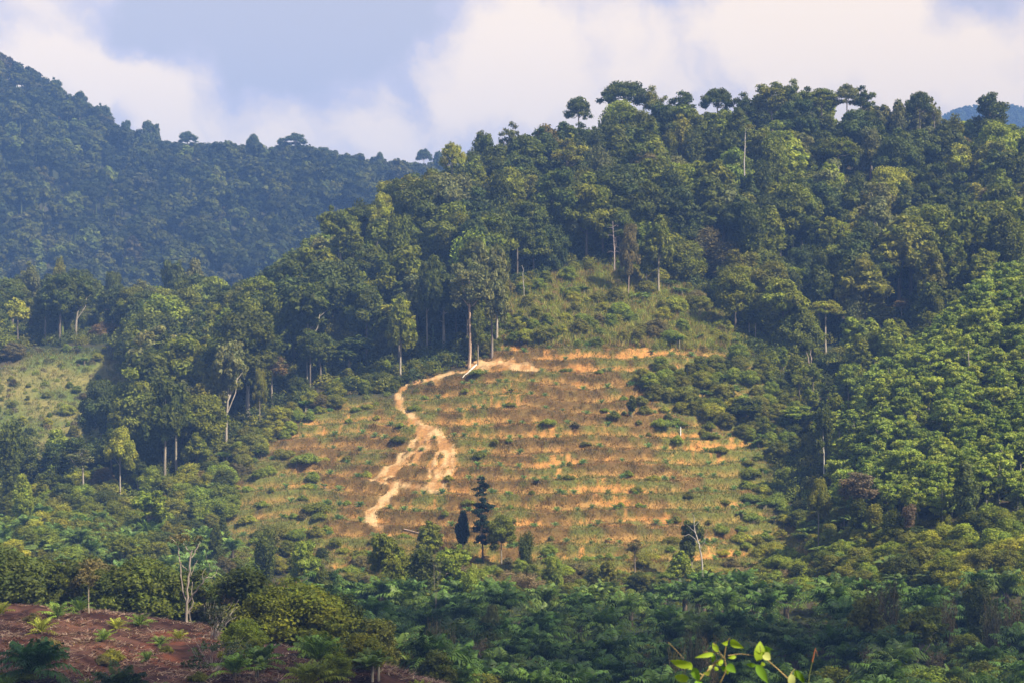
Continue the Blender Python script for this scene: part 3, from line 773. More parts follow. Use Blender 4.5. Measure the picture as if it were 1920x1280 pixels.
PAL = dict(deep=((.090, .108, .017), 'deep green'), mid=((.162, .180, .020), 'mid green'), olive=((.192, .190, .028), 'olive'), yellow=((.29, .29, .032), 'yellow-green'),
           brown=((.175, .148, .052), 'brownish'), blue=((.078, .102, .024), 'blue-green'), grey=((.168, .172, .056), 'grey-green'), fresh=((.225, .270, .032), 'fresh green'), rust=((.19, .13, .052), 'rusty brown'))
SHAPE = dict(dome='domed', oval='tall oval', lobed='many-lobed', vine='vine-draped', umbrella='flat-topped', open='open-crowned', cone='pointed', far='distant', thick='low bushy')
USED = {}
def uniq(label, group):
    """look-alikes that end up with one label share the group it names"""
    return label
THINGS = []
def put(kind, i, loc, s=1.0, sz=None, rot=None, color=(1, 1, 1), bark=(.30, .25, .19), name='tree', label='', cat='tree', group=None, tilt=(0, 0), rng=random):
    v = KIND[kind][i % len(KIND[kind])]
    rot = rng.uniform(0, 6.283) if rot is None else rot; sz = s if sz is None else sz
    if v['parts'] is None:
        o = bpy.data.objects.new(name, v['mesh']); o.color = tuple(color) + (1,); top = o
        COL.objects.link(o)
    else:
        top = bpy.data.objects.new(name, None); top.empty_display_size = .5; COL.objects.link(top)
        for pn, me in v['parts']:
            c = bpy.data.objects.new(pn, me); c.parent = top; COL.objects.link(c)
            c.color = tuple(bark if pn in ('trunk', 'stem', 'culms') else color) + (1,)
    top.location = loc; top.rotation_euler = (tilt[0], tilt[1], rot); top.scale = (s, s, sz)
    top['label'] = label; top['category'] = cat
    if group: top['group'] = group
    THINGS.append(top)
    return top

def poisson(x0, x1, y0, y1, r, seed, jit=.42):
    rng = R_(seed); xs = np.arange(x0, x1, r); ys = np.arange(y0, y1, r * .87)
    X, Y = np.meshgrid(xs, ys); X = X + (np.arange(len(ys)) % 2)[:, None] * r / 2
    return (X + rng.uniform(-jit, jit, X.shape) * r).ravel(), (Y + rng.uniform(-jit, jit, Y.shape) * r).ravel()

SKYL = np.array([(-100,525),(0,535),(60,508),(150,518),(240,545),(300,522),(380,520),(440,545),(500,510),(560,460),(600,430),(640,392),(690,370),(720,345),(760,335),(800,318),(850,300),(900,292),(960,262),(1000,250),(1060,212),(1130,180),(1170,165),(1230,175),(1260,190),(1330,205),(1345,205),(1400,185),(1440,170),(1500,165),(1560,180),(1610,180),(1680,202),(1720,190),(1760,205),(1800,222),(1850,215),(1890,225),(1920,235),(2100,250)], float)
SKYL[:, 1] -= 7
MSKY = np.array([(-300,60),(0,95),(60,125),(100,155),(150,185),(190,200),(200,220),(220,232),(270,240),(285,255),(340,265),(400,262),(430,260),(500,266),(560,266),(620,278),(700,290),(760,298),(850,305),(1000,315)], float)

def visible_pixels(items):
    """share of the picture each crown shows: a quick far-to-near splat. items: list of (px, top_py, bot_py, halfwidth_px, Y)"""
    Wd, Hd = 960, 640; buf = np.full((Hd, Wd), -1, int)
    # near terrain hides things too: use the ground's own depth
    order = np.argsort([-it[4] for it in items])
    for k in order:
        px, t, b, hw, Y = items[k]
        x0, x1, y0, y1 = int((px - hw) / 2), int((px + hw) / 2) + 1, int(t / 2), int(b / 2) + 1
        if x1 < 0 or y1 < 0 or x0 >= Wd or y0 >= Hd: continue
        x0c, x1c, y0c, y1c = max(x0, 0), min(x1, Wd), max(y0, 0), min(y1, Hd)
        if x1c <= x0c or y1c <= y0c: continue
        yy, xx = np.mgrid[y0c:y1c, x0c:x1c]
        m = ((xx - (x0 + x1) / 2) / max(1, (x1 - x0) / 2)) ** 2 + ((yy - (y0 + y1) / 2) / max(1, (y1 - y0) / 2)) ** 2 <= 1
        buf[y0c:y1c, x0c:x1c][m] = k
    u, c = np.unique(buf, return_counts=True); out = np.zeros(len(items), int)
    for a, b in zip(u, c):
        if a >= 0: out[a] = b
    return out

def join_stuff(name, placed, src, label_col=True, mat=None):
    """one object of many small copies: placed = (variant, x, y, z, s, rot, color)"""
    Vs, Qs, Ts, CQ, CT = [], [], [], [], []; n = 0
    for v, x, y, z, s, r, c in placed:
        V, Q, T, C = src[v % len(src)]
        cr, sr = math.cos(r) * s, math.sin(r) * s
        W_ = np.empty_like(V); W_[:, 0] = V[:, 0] * cr - V[:, 1] * sr + x; W_[:, 1] = V[:, 0] * sr + V[:, 1] * cr + y; W_[:, 2] = V[:, 2] * s + z
        Vs.append(W_.astype(np.float32)); Qs.append(Q + n); Ts.append(T + n); n += len(V); CC = C * np.array(c)
        CQ.append(CC[:len(Q)]); CT.append(CC[len(Q):])
    Q = np.concatenate(Qs); T = np.concatenate(Ts)
    me = build(name, np.concatenate(Vs), np.concatenate([Q.ravel(), T.ravel()]), np.concatenate([np.full(len(Q), 4), np.full(len(T), 3)]), np.concatenate(CQ + CT), mat or M_LEAF)
    o = bpy.data.objects.new(name, me); COL.objects.link(o); o['kind'] = 'stuff'
    return o

def pick(rng, table):
    r = rng.random() * sum(w for _, w in table)
    for k, w in table:
        r -= w
        if r <= 0: return k
    return table[-1][0]

# ------------------------------------------------------------------ hand-placed trees (photo column, row of the top, distance, ...)
HERO_KEEP = []       # (px, py_top, py_bottom, Y): the random forest stays clear in front of these
def hero(px, top, d, kind, i, width=None, pal='mid', label='', name='broadleaf_tree', cat='tree', col=None, bark=(.30, .25, .19), base=None, group=None, rot=None, tilt=(0, 0), hmin=4):
    if kind == 'scrub' : kind = 'thick'
    if base is not None:
        x, y, z = hit(px, base, d - 60, d + 80); d = y
    else:
        x = (px - 960) * d / F; y = d; z = float(bil(x, d))
    v = KIND[kind][i % len(KIND[kind])]
    h = max(hmin, (HY - top) * d / F - z); sz = h / v['top']
    s = sz if width is None else width * d / F / (2 * v['rad'])
    HERO_KEEP.append((px, top, HY - z / d * F, d, (width or 60)))
    c = col or PAL[pal][0]
    return put(kind, i, (x, y, z), s, sz, rot, c, bark, name, label, cat, group, tilt)
PALE = (.40, .34, .27)
random.seed(5)
# skyline of the main hill
hero(1345, 166, 742, 'umbrella', 0, 70, 'deep', 'dark umbrella-shaped tree standing free on the skyline', 'umbrella_tree')
hero(1170, 153, 738, 'umbrella', 0, 104, 'deep', 'broad dark domed tree at the highest bump of the ridge')
hero(1227, 162, 738, 'open', 0, 48, 'olive', 'olive loose-crowned tree just right of the broad domed ridge tree')
hero(1085, 182, 728, 'umbrella', 1, 60, 'deep', 'small flat-topped tree on the rising ridge left of the broad dome', 'umbrella_tree')
hero(900, 243, 690, 'lobed', 3, 70, 'deep', 'tall dark tree rising above the left ridge shoulder against the sky')
hero(955, 230, 700, 'open', 1, 46, 'grey', 'thin grey-green tree behind the dark tree on the ridge shoulder')
hero(848, 268, 672, 'umbrella', 0, 54, 'yellow', 'yellowish flat-topped tree with a visible trunk on the left ridge', 'umbrella_tree')
hero(1280, 172, 740, 'open', 2, 56, 'deep', 'dark open tree on the skyline left of the umbrella tree')
hero(1395, 175, 740, 'open', 0, 50, 'deep', 'dark gappy tree on the skyline right of the umbrella tree')
hero(1447, 155, 741, 'open', 2, 74, 'olive', 'olive rounded tree where the right ridge begins')
hero(1490, 150, 741, 'open', 0, 46, 'mid', 'highest slender tree on the right ridge')
hero(1540, 166, 741, 'umbrella', 1, 78, 'mid', 'mid green lobed tree right of the highest slender ridge tree')
hero(1588, 158, 741, 'umbrella', 1, 54, 'grey', 'thin flat-crowned tree on the right ridge skyline', 'umbrella_tree')
hero(1614, 160, 742, 'open', 1, 56, 'deep', 'dark oval tree beside the thin flat-crowned ridge tree')
hero(1724, 172, 743, 'umbrella', 0, 56, 'deep', 'dark umbrella-crowned tree right of the ridge middle', 'umbrella_tree')
hero(1752, 183, 743, 'open', 1, 34, 'olive', 'small olive open tree touching the right umbrella-crowned tree')
hero(1858, 176, 744, 'open', 2, 70, 'deep', 'tall dark tree in front of the blue hill at the far right')
hero(1685, 186, 743, 'oval', 1, 36, 'grey', 'pale slender tree on the ridge left of the dark umbrella crown')
hero(745, 335, 650, 'umbrella', 1, 66, 'deep', 'dark spreading tree at the left brow of the hill', 'umbrella_tree')
hero(718, 362, 645, 'dome', 3, 70, 'yellow', 'yellow-green domed tree below the dark spreading tree on the brow')
hero(640, 385, 640, 'lobed', 0, 90, 'mid', 'large lobed green tree where the hill meets the blue mountain')
hero(548, 490, 612, 'lobed', 1, 95, 'deep', 'massive dark many-lobed tree at the left foot of the hill')
hero(1800, 270, 700, 'dome', 3, 75, 'yellow', 'bright yellow-green crown high on the right of the hill')
hero(1632, 240, 700, 'dome', 0, 70, 'grey', 'grey-green crown on a long bare reddish trunk mid hill', bark=(.42, .28, .22))
hero(1020, 345, 668, 'oval', 0, 60, 'rust', 'rust-brown crown among green trees below the ridge shoulder')
hero(1320, 430, 640, 'vine', 1, 70, 'brown', 'brownish vine-smothered tree above the scrub', 'vine_covered_tree')
hero(1360, 455, 636, 'vine', 0, 75, 'brown', 'brownish-green vine curtain tree at the gully head', 'vine_covered_tree')
hero(1485, 502, 628, 'dome', 1, 88, 'fresh', 'bright green rounded tree in the shaded gully', base=None)
hero(1548, 564, 600, 'umbrella', 0, 74, 'yellow', 'flat yellowish crown on a slim trunk right of the clearing', 'umbrella_tree', bark=PALE)
hero(1650, 570, 605, 'dome', 2, 70, 'olive', 'olive tree with forked pale limbs beside the gully')
hero(1722, 565, 602, 'dome', 1, 40, 'blue', 'small blue-green round tree at the upper rubber edge')
hero(1690, 560, 606, 'open', 1, 34, 'rust', 'small orange-brown tree near the upper rubber edge')
hero(1565, 690, 585, 'dome', 2, 46, 'deep', 'small dark tree on a pale stem at the bottom of the gully', bark=PALE)
hero(1545, 750, 535, 'lobed', 0, 52, 'deep', 'dark-crowned tree on a long white bare trunk at the rubber grove edge', bark=(.58, .54, .48), base=905)
hero(1495, 760, 545, 'dome', 0, 90, 'fresh', 'light green spreading tree between the clearing and the rubber grove')
hero(1400, 745, 545, 'lobed', 1, 85, 'deep', 'dark bushy tree at the right edge of the terraces')
hero(1185, 740, 540, 'oval', 0, 22, 'deep', 'small dark green tree standing alone on the terraces', base=782)
# tall trunks along the top of the clearing
hero(752, 555, 560, 'dome', 2, 68, 'mid', 'slim bare-stemmed tree with a round crown left of the path top', bark=PALE, base=716)
hero(880, 492, 570, 'open', 2, 78, 'grey', 'massive pale-trunked tree with crooked limbs beside the path top', bark=(.56, .38, .26), base=692)
hero(922, 455, 573, 'lobed', 2, 86, 'grey', 'tall tree on dark twin trunks at the top of the clearing', bark=(.22, .18, .15), base=668)
hero(932, 470, 578, 'oval', 2, 52, 'olive', 'slender tree with a straight buff trunk behind the twin trunks', bark=PALE, base=640)
hero(896, 560, 571, 'oval', 1, 34, 'mid', 'thin-stemmed leafy tree between the pale trunk and twin trunks', base=684)
hero(800, 480, 585, 'lobed', 1, 66, 'deep', 'dark tree behind the slim bare-stemmed tree', base=672)
hero(655, 628, 572, 'lobed', 0, 110, 'blue', 'low wide blue-green tree at the left rim of the terraces')
hero(1178, 420, 622, 'dome', 1, 44, 'brown', 'tall leaning tree with bare brown trunk above the scrub', bark=(.45, .33, .25), base=560, tilt=(0, .06))
hero(1235, 402, 628, 'dome', 2, 62, 'mid', 'big green crown on slender pale trunks right of the leaning tree', bark=PALE, base=552)
hero(1212, 440, 632, 'oval', 2, 36, 'mid', 'thin straight-stemmed tree behind the leaning tree', bark=PALE, base=548)
# left of the clearing
hero(425, 640, 535, 'lobed', 2, 98, 'grey', 'great tree on two tall straight trunks left of the terraces', bark=(.42, .36, .30), base=838)
hero(418, 700, 534, 'vine', 2, 34, 'deep', 'leafy column clinging to the tall straight trunks', 'vine_covered_tree', base=800)
hero(310, 705, 522, 'lobed', 1, 112, 'deep', 'dark broad tree with thin pale stem left of the tall trunks', base=912)
hero(190, 712, 560, 'dome', 1, 95, 'blue', 'dark blue-green round tree right of the small grassy clearing')
hero(225, 800, 520, 'dome', 3, 70, 'yellow', 'yellow-green crowned tree with a forked stem below the blue-green tree', bark=PALE, base=945)
hero(155, 840, 515, 'open', 1, 60, 'grey', 'grey thin-stemmed tree left of the yellow-green forked one', bark=PALE, base=945)
hero(42, 888, 470, 'oval', 0, 46, 'fresh', 'plump light green tree near the left edge')
hero(20, 790, 500, 'vine', 0, 50, 'deep', 'dark vine-clad column at the left edge', 'vine_covered_tree')
hero(510, 665, 556, 'open', 2, 66, 'rust', 'loose brownish tree in front of the dark forest left of the terraces', base=760)
hero(487, 690, 548, 'dome', 1, 32, 'olive', 'small pale-stemmed tree with a tuft crown near the brownish tree', bark=PALE, base=800)
hero(55, 490, 715, 'lobed', 0, 66, 'grey', 'tall grey tree on the low left ridge')
hero(112, 482, 718, 'oval', 1, 34, 'olive', 'slim olive tree topping the low left ridge')
hero(150, 505, 712, 'dome', 0, 92, 'deep', 'broad dark tree in the middle of the low left ridge')
hero(212, 510, 712, 'dome', 1, 50, 'deep', 'round dark tree right of the broad one on the low ridge')
hero(325, 488, 718, 'lobed', 2, 62, 'deep', 'tall dark tree before the blue mountain on the low ridge')
hero(365, 485, 720, 'oval', 0, 50, 'grey', 'tall grey-green tree beside the dark one on the low ridge')
hero(155, 573, 690, 'open', 0, 34, 'grey', 'thin pale bare-limbed tree by the rusty bush', bark=PALE)
hero(56, 598, 680, 'bare', 0, 30, 'brown', 'small leafless brown tree above the grassy clearing', 'bare_tree', bark=(.30, .20, .15))
hero(198, 603, 662, 'scrub', 2, 74, 'rust', 'large rusty-brown bush behind the grassy clearing', 'shrub', 'bush')
hero(25, 640, 640, 'scrub', 0, 64, 'brown', 'pale brown bush on the left edge of the grassy clearing', 'shrub', 'bush')
# valley trees
hero(905, 893, 470, 'layered', 0, 60, 'deep', 'tall dark layered tree with a straight black trunk below the terraces', 'layered_tree', col=(.020, .038, .018), bark=(.08, .06, .05), base=1055)
hero(868, 955, 468, 'oval', 0, 32, 'deep', 'narrow dark tree left of the layered tree', 'layered_tree', col=(.022, .040, .020))
hero(940, 965, 460, 'dome', 1, 72, 'mid', 'rounded dark tree with a bright top right of the layered tree')
hero(985, 997, 456, 'vine', 1, 34, 'deep', 'dark leafy column right of the rounded tree', 'vine_covered_tree')
hero(808, 975, 455, 'dome', 2, 64, 'mid', 'dull green dome behind the thicket left of the layered tree')
hero(735, 1000, 425, 'lobed', 1, 96, 'mid', 'wide green thicket tree just below the path end')
hero(790, 1030, 415, 'vine', 0, 64, 'deep', 'dark creeper-hung tree in the middle of the thicket', 'vine_covered_tree')
hero(845, 1020, 420, 'lobed', 0, 88, 'fresh', 'bright green tree at the right end of the thicket')
hero(880, 1062, 408, 'vine', 1, 40, 'fresh', 'light green creeper column at the right end of the thicket', 'vine_covered_tree')
hero(817, 1040, 385, 'bare', 1, 22, 'brown', 'thin leafless pole-like tree in front of the thicket', 'bare_tree', bark=(.30, .26, .22))
hero(1297, 975, 455, 'lobed', 2, 58, 'deep', 'dark tree behind the leafless leaning tree at the clearing foot')
hero(1275, 1030, 440, 'dome', 2, 56, 'fresh', 'fresh green bushy tree left of the leafless leaning tree')
hero(1038, 1040, 442, 'scrub', 3, 50, 'fresh', 'tall fresh green clump at the right end of the reed patch', 'shrub', 'bush')
hero(1140, 1050, 440, 'dome', 0, 42, 'olive', 'small olive tree below the right terraces')
hero(1190, 1010, 452, 'open', 1, 34, 'brown', 'sparse brownish tree at the foot of the terraces', bark=(.25, .2, .16))
hero(923, 1132, 345, 'dome', 3, 52, 'grey', 'small grey-leaved tree on a thin stem among the oil palms', bark=(.4, .37, .33))
hero(405, 980, 468, 'oval', 0, 30, 'deep', 'dark pear-shaped tree left of the lower terraces', base=1070)
hero(418, 950, 476, 'cone', 0, 28, 'deep', 'small dark pointed tree above the pear-shaped one')
hero(495, 995, 440, 'vine', 1, 56, 'deep', 'dense dark creeper-covered tree right of the bleached dead tree', 'vine_covered_tree')
hero(570, 1012, 430, 'dome', 0, 74, 'fresh', 'green-topped dark round tree beside the small orange bank')
hero(605, 1058, 415, 'dome', 2, 44, 'deep', 'dark lower crown right of the green-topped round tree')
hero(280, 918, 462, 'lobed', 2, 84, 'fresh', 'leafy light green tree at the left end of the lower terraces')
hero(235, 1000, 420, 'lobed', 0, 70, 'mid', 'green tree with thin pale stems above the dark thicket', bark=PALE)
# right side below the rubber grove
hero(1608, 885, 455, 'open', 2, 76, 'brown', 'brown domed crown above a creeper-wrapped trunk at the gully mouth', col=(.19, .145, .085), bark=PALE)
hero(1606, 935, 452, 'vine', 2, 34, 'deep', 'dark creeper column under the brown crown', 'vine_covered_tree')
hero(1640, 945, 450, 'vine', 0, 36, 'olive', 'olive creeper column right of the dark one', 'vine_covered_tree')
hero(1535, 895, 462, 'dome', 3, 54, 'olive', 'rounded olive bush-like tree below the white trunk')
hero(1672, 955, 440, 'vine', 1, 40, 'deep', 'dark vine-topped stump tree left of the brown feathery one', 'vine_covered_tree')
hero(1705, 945, 438, 'vine', 2, 28, 'brown', 'brown feathery dead-looking tree before the rubber grove', 'vine_covered_tree', col=(.22, .16, .10))
hero(1810, 862, 462, 'oval', 0, 60, 'fresh', 'narrow yellow-green tree with white stem inside the rubber grove', col=(.12, .15, .045), bark=(.6, .56, .48), base=1000)
hero(1750, 1010, 425, 'vine', 1, 62, 'mid', 'mop-topped green creeper tree on two dark stems', 'vine_covered_tree')
hero(1720, 985, 436, 'dome', 2, 70, 'blue', 'low blue-green tree right of the brown feathery one')
hero(1860, 1030, 410, 'lobed', 0, 90, 'yellow', 'yellow-green spreading tree near the right edge')
hero(1640, 1120, 335, 'lobed', 1, 120, 'olive', 'wide olive thicket tree among the foreground palms')
hero(1720, 1140, 325, 'lobed', 2, 130, 'mid', 'big rounded green tree mound in the right foreground')
hero(1835, 1090, 355, 'vine', 0, 60, 'deep', 'dark tree wedge between brown bamboo clumps', 'vine_covered_tree')

# ------------------------------------------------------------------ forests
def near_hero(px, top, Y, tol=1.0):
    for hx, ht, hb, hd, hw in HERO_KEEP:
        if abs(px - hx) < hw * .42 * tol and hd - 25 < Y < hd + 9 and Y < hd + 9 and top < hb: return True
    return False

def scatter(X, Y, zone, seed, table, kinds, hrange, skyline=None, keep=lambda px, py, y, r: True, clear_front=True):
    rng = R_(seed); Z = bil(X, Y); px, py = proj(X, Y, Z); items = []
    for x, y, z, u, v in zip(X, Y, Z, px, py):
        if not (-60 < u < 1980): continue
        if not keep(u, v, y, rng): continue
        k = pick(rng, kinds); i = int(rng.integers(0, 9)); K_ = KIND[k][i % len(KIND[k])]
        h = rng.uniform(*hrange) * (.55 if k == 'thick' and hrange[1] > 20 else 1); top = HY - (z + h) / y * F
        if skyline is not None:
            lim = np.interp(u, skyline[:, 0], skyline[:, 1]) + rng.uniform(0, 10)
            if top < lim: h = (HY - lim) * y / F - z; top = lim
            if h < hrange[0] * .28: continue
        if 'h' in zone and u < 255 and y < 600:
            lim = 800 + 60 * rng.random()
            if top < lim: h = (HY - lim) * y / F - z; top = lim
            if h < 2.5: continue
        s = h / K_['top'] * rng.uniform(.92, 1.12)
        if clear_front and near_hero(u, top, y): continue
        items.append(dict(x=x, y=y, z=z, px=u, base=v, top=top, k=k, i=i, s=s, sz=h / K_['top'], hw=K_['rad'] * s / y * F, pal=pick(rng, table), rnd=rng.random()))
    return items
def rank(items, lowfrac=.45):
    vis = visible_pixels([(it['px'], it['top'], lerp_(it['top'], it['base'], 1 - lowfrac), it['hw'] * .9, it['y']) for it in items])
    for it, v in zip(items, vis): it['vis'] = int(v)
    return sorted(items, key=lambda a: -a['vis'])
def shade(c, r):
    j = .82 + .4 * r; k = (r * 7.13) % 1 - .5
    return (c[0] * j * (1 + .10 * k), c[1] * j, c[2] * j * (1 - .2 * k))

# main hill and the low ridge at the left
def in_forest(u, v, y, r):
    if np.isfinite(v):
        if y < 625 and sdist(np.array([u]), np.array([v]), CLEAR)[0] > -9: return False
        if y < 650 and inpoly(np.array([u]), np.array([v]), BELT)[0]: return False
        if y < 600 and sdist(np.array([u]), np.array([v]), RUBBER)[0] > -6: return False
        if 540 < y < 690 and sdist(np.array([u]), np.array([v]), LCLEAR)[0] > -8: return False
    if y < 520 and not (u < 430 and v < 965) and not (1470 < u < 1600 and v < 940): return False
    if y < 560 and 1380 < u < 1640 and v > 690: return True
    return True
X, Y = poisson(-230, 240, 480, 775, 7.6, 3)
FT = [('deep', 42), ('mid', 34), ('olive', 9), ('yellow', 1.5), ('brown', 2.5), ('blue', 14), ('grey', 8), ('fresh', 6), ('rust', .3)]
FK = [('dome', 34), ('oval', 22), ('lobed', 22), ('vine', 10), ('open', 7), ('cone', 1.5), ('umbrella', 1), ('thick', 26)]
forest = scatter(X, Y, 'hill', 21, FT, FK, (15, 29), SKYL, in_forest)
# smaller trees where the forest meets open ground
for it in forest:
    edge = sdist(np.array([it['px']]), np.array([it['base']]), CLEAR)[0]
    if it['y'] < 620 and edge > -45:
        f = .5 + .35 * it['rnd']; it['s'] *= f; it['sz'] *= f; it['hw'] *= f; it['top'] = lerp_(it['base'], it['top'], f)
    if it['y'] < 520: it['s'] *= .62; it['sz'] *= .55; it['hw'] *= .62; it['top'] = lerp_(it['base'], it['top'], .55)
for it in forest:
    if it['y'] < 590 and it['px'] > 1380: it['pal'] = ['fresh', 'mid', 'fresh', 'fresh', 'mid', 'mid', 'mid', 'deep'][int(it['rnd'] * 8)]; f = .62; it['s'] *= f; it['sz'] *= f; it['hw'] *= f; it['top'] = lerp_(it['base'], it['top'], f)
forest = rank(forest)
KN = dict(thick='understory_tree', dome='broadleaf_tree', lobed='broadleaf_tree', oval='slender_tree', vine='vine_covered_tree', open='open_crowned_tree', cone='pointed_tree', umbrella='umbrella_tree')
cap = dict(understory_tree=230, broadleaf_tree=235, slender_tree=200, vine_covered_tree=120, open_crowned_tree=150, pointed_tree=100, umbrella_tree=90)
rest = []; cnt = {}
def zone_word(u, y):
    if u < 470: return 'on the low left ridge' if y > 640 else 'at the left foot of the hill'
    return 'on the forested hill'
for it in forest:
    nm = KN[it['k']]
    if it['vis'] >= 10 and cnt.get(nm, 0) < cap[nm]:
        cnt[nm] = cnt.get(nm, 0) + 1
        col, cw = PAL[it['pal']]
        lab = f"{cw} {SHAPE[it['k']]} tree {where(it['px'], it['top'] + 12)}"
        put(it['k'], it['i'], (it['x'], it['y'], it['z']), it['s'], it['sz'], None, shade(col, it['rnd']), PALE if it['rnd'] < .16 else (.16, .13, .10) if it['rnd'] > .5 else (.30, .26, .20), nm, lab, 'tree', f"{cw} {SHAPE[it['k']]} trees of the hill forest")
    elif it['vis'] >= 0: rest.append(it)
SRC_FAR = [k['geo'].arrays() for k in KIND['far']]
def far_join(name, items, label, k_=1.0):
    pl = []
    for it in items:
        v = KIND['far'][it['i'] % 8]; h = it['sz'] * KIND[it['k']][it['i'] % len(KIND[it['k']])]['top']
        pl.append((it['i'] % 8, it['x'], it['y'], it['z'], h / v['top'] * .95, it['rnd'] * 50, shade(tuple(v_ * k_ for v_ in PAL[it['pal']][0]), it['rnd'])))
    if not pl: return
    o = join_stuff(name, pl, SRC_FAR); o['label'] = label; o['category'] = 'forest'
far_join('hill_forest', rest, 'dense forest trees standing hidden between the larger crowns of the hill')
print('forest', len(forest), cnt, 'rest', len(rest))

# far mountain
def in_mtn(u, v, y, r):
    return y > 1080
X, Y = poisson(-480, 120, 1085, 1530, 10.8, 4)
MT = [('deep', 30), ('mid', 36), ('blue', 16), ('grey', 5), ('olive', 3), ('rust', .05), ('brown', .3), ('fresh', 6)]
mtn = scatter(X, Y, 'm', 31, MT, [('far', 1)], (13, 31), MSKY, in_mtn, False)
# the ones hidden by the main hill are dropped by a splat against it
front = [(it['px'], it['top'], it['base'], it['hw'], it['y']) for it in forest]
vis = visible_pixels([(it['px'], it['top'], lerp_(it['top'], it['base'], .6), it['hw'], it['y']) for it in mtn] + front)
for it, v in zip(mtn, vis): it['vis'] = int(v)
mtn.sort(key=lambda a: -a['vis'])
for kk, it in enumerate(mtn[:290]):
    col, cw = PAL[it['pal']]
    put('far', it['i'], (it['x'], it['y'], it['z']), it['s'], it['sz'], None, shade(tuple(v_ * .50 for v_ in col), it['rnd']), name='mountain_tree', label=f"hazy {cw} mountain tree {where(it['px'], it['top'])}"[:200], group=f"hazy {cw} trees of the blue mountain")  # leaf colours halved so the far trees look hazier
far_join('mountain_forest', [it for it in mtn[290:] if it['vis'] > 0 or it['rnd'] < .8], 'hazy blue-green forest covering the mountain between its larger trees', .50)  # same halved colours, adding to the haze
# taller ones on the mountain's skyline
for px, top, w, k, lab in ((283, 222, 34, 'lobed', 'clump-crowned tall tree by the dip of the far ridge'), (232, 222, 22, 'oval', 'slim tree left of the clump-crowned one on the far ridge'), (195, 190, 26, 'oval', 'dark upright tree on the falling mountain skyline'),
                           (352, 243, 30, 'umbrella', 'flat-topped tree on the far ridge right of the dip'), (475, 248, 26, 'dome', 'round tree on the middle of the far ridge'), (553, 246, 36, 'umbrella', 'spreading tallest tree on the far ridge'),
                           (530, 256, 22, 'open', 'small open tree left of the far ridge\'s tallest'), (605, 272, 24, 'umbrella', 'small flat tree right of the far ridge\'s tallest'), (712, 282, 18, 'cone', 'small pointed tree on the far ridge near the hill'),
                           (795, 276, 24, 'umbrella', 'hazy flat tree peeping over the hill\'s left brow'), (822, 280, 22, 'dome', 'hazy round tree beside the hill\'s left brow'), (150, 168, 26, 'dome', 'round tree halfway down the mountain skyline'), (105, 142, 26, 'oval', 'upright tree below the mountain peak')):
    y = 1400 + max(0, (290 - px)) * .35; hero(px, top + 4, y, {'oval': 'lobed', 'cone': 'dome'}.get(k, k), px % 3, w * 1.45, 'blue', 'hazy blue ' + lab, 'ridge_tree', hmin=14)

# far right hill: one distant mass
X, Y = poisson(560, 900, 2850, 3060, 13, 6); r6 = R_(61)
join_stuff('distant_hill_forest', [(int(r6.integers(0, 8)), x, y, float(bil(x, y)) - 3, 1.0, r6.uniform(0, 6), shade(PAL['blue'][0], r6.random())) for x, y in zip(X, Y)], SRC_FAR)
COL.objects['distant_hill_forest']['label'] = 'pale blue forest on the farthest hill at the right'; COL.objects['distant_hill_forest']['category'] = 'forest'

# rubber grove
X, Y = poisson(20, 240, 425, 590, 5.0, 7)
def in_rub(u, v, y, r): return sdist(np.array([u]), np.array([v]), RUBBER)[0] > 0
rub = rank(scatter(X, Y, 'r', 41, [('fresh', 1)], [('rubber', 1)], (6, 11.5), None, in_rub), .3)
for kk, it in enumerate(rub[:290]):
    r = it['rnd']; c = shade((.265, .31, .045) if r > .4 else (.20, .26, .04), r)
    put('rubber', it['i'], (it['x'], it['y'], it['z']), it['s'], it['sz'], None, c, (.40, .37, .32), 'rubber_tree', f"green rubber tree {where(it['px'], it['top'])}", 'tree', 'young rubber trees of the right-hand grove')
print('rubber', len(rub), 'mtn', len(mtn))
if len(rub) > 290:
    srcr = [KIND_GEO for KIND_GEO in [crown_ for crown_ in (clump_crown(*(lambda s: (s[0], s[1]['dens'] * .7, .38, R_(5), None, .45, .6, .2, .55, .75))(rubber_spec(i))).arrays() for i in (1, 2))]]
    o = join_stuff('rubber_grove', [(it['i'], it['x'], it['y'], it['z'], it['s'], it['rnd'] * 9, shade((.135, .205, .045), it['rnd'])) for it in rub[290:]], srcr)
    o['label'] = 'mass of light green rubber saplings between the larger ones'; o['category'] = 'grove'
# lighter young trees in the saddle at the left
X, Y = poisson(-190, -95, 690, 770, 6.0, 8)
sad = scatter(X, Y, 's', 43, [('fresh', 1)], [('rubber', 1)], (8, 11), None, lambda u, v, y, r: 330 < u < 520, False)
for it in sad:
    put('rubber', it['i'], (it['x'], it['y'], it['z']), it['s'] * 1.1, it['sz'], None, shade((.12, .18, .05), it['rnd']), (.4, .37, .32), 'rubber_tree', f"light green saddle tree {where(it['px'], it['top'])}", 'tree', 'light green rubber trees in the left saddle')

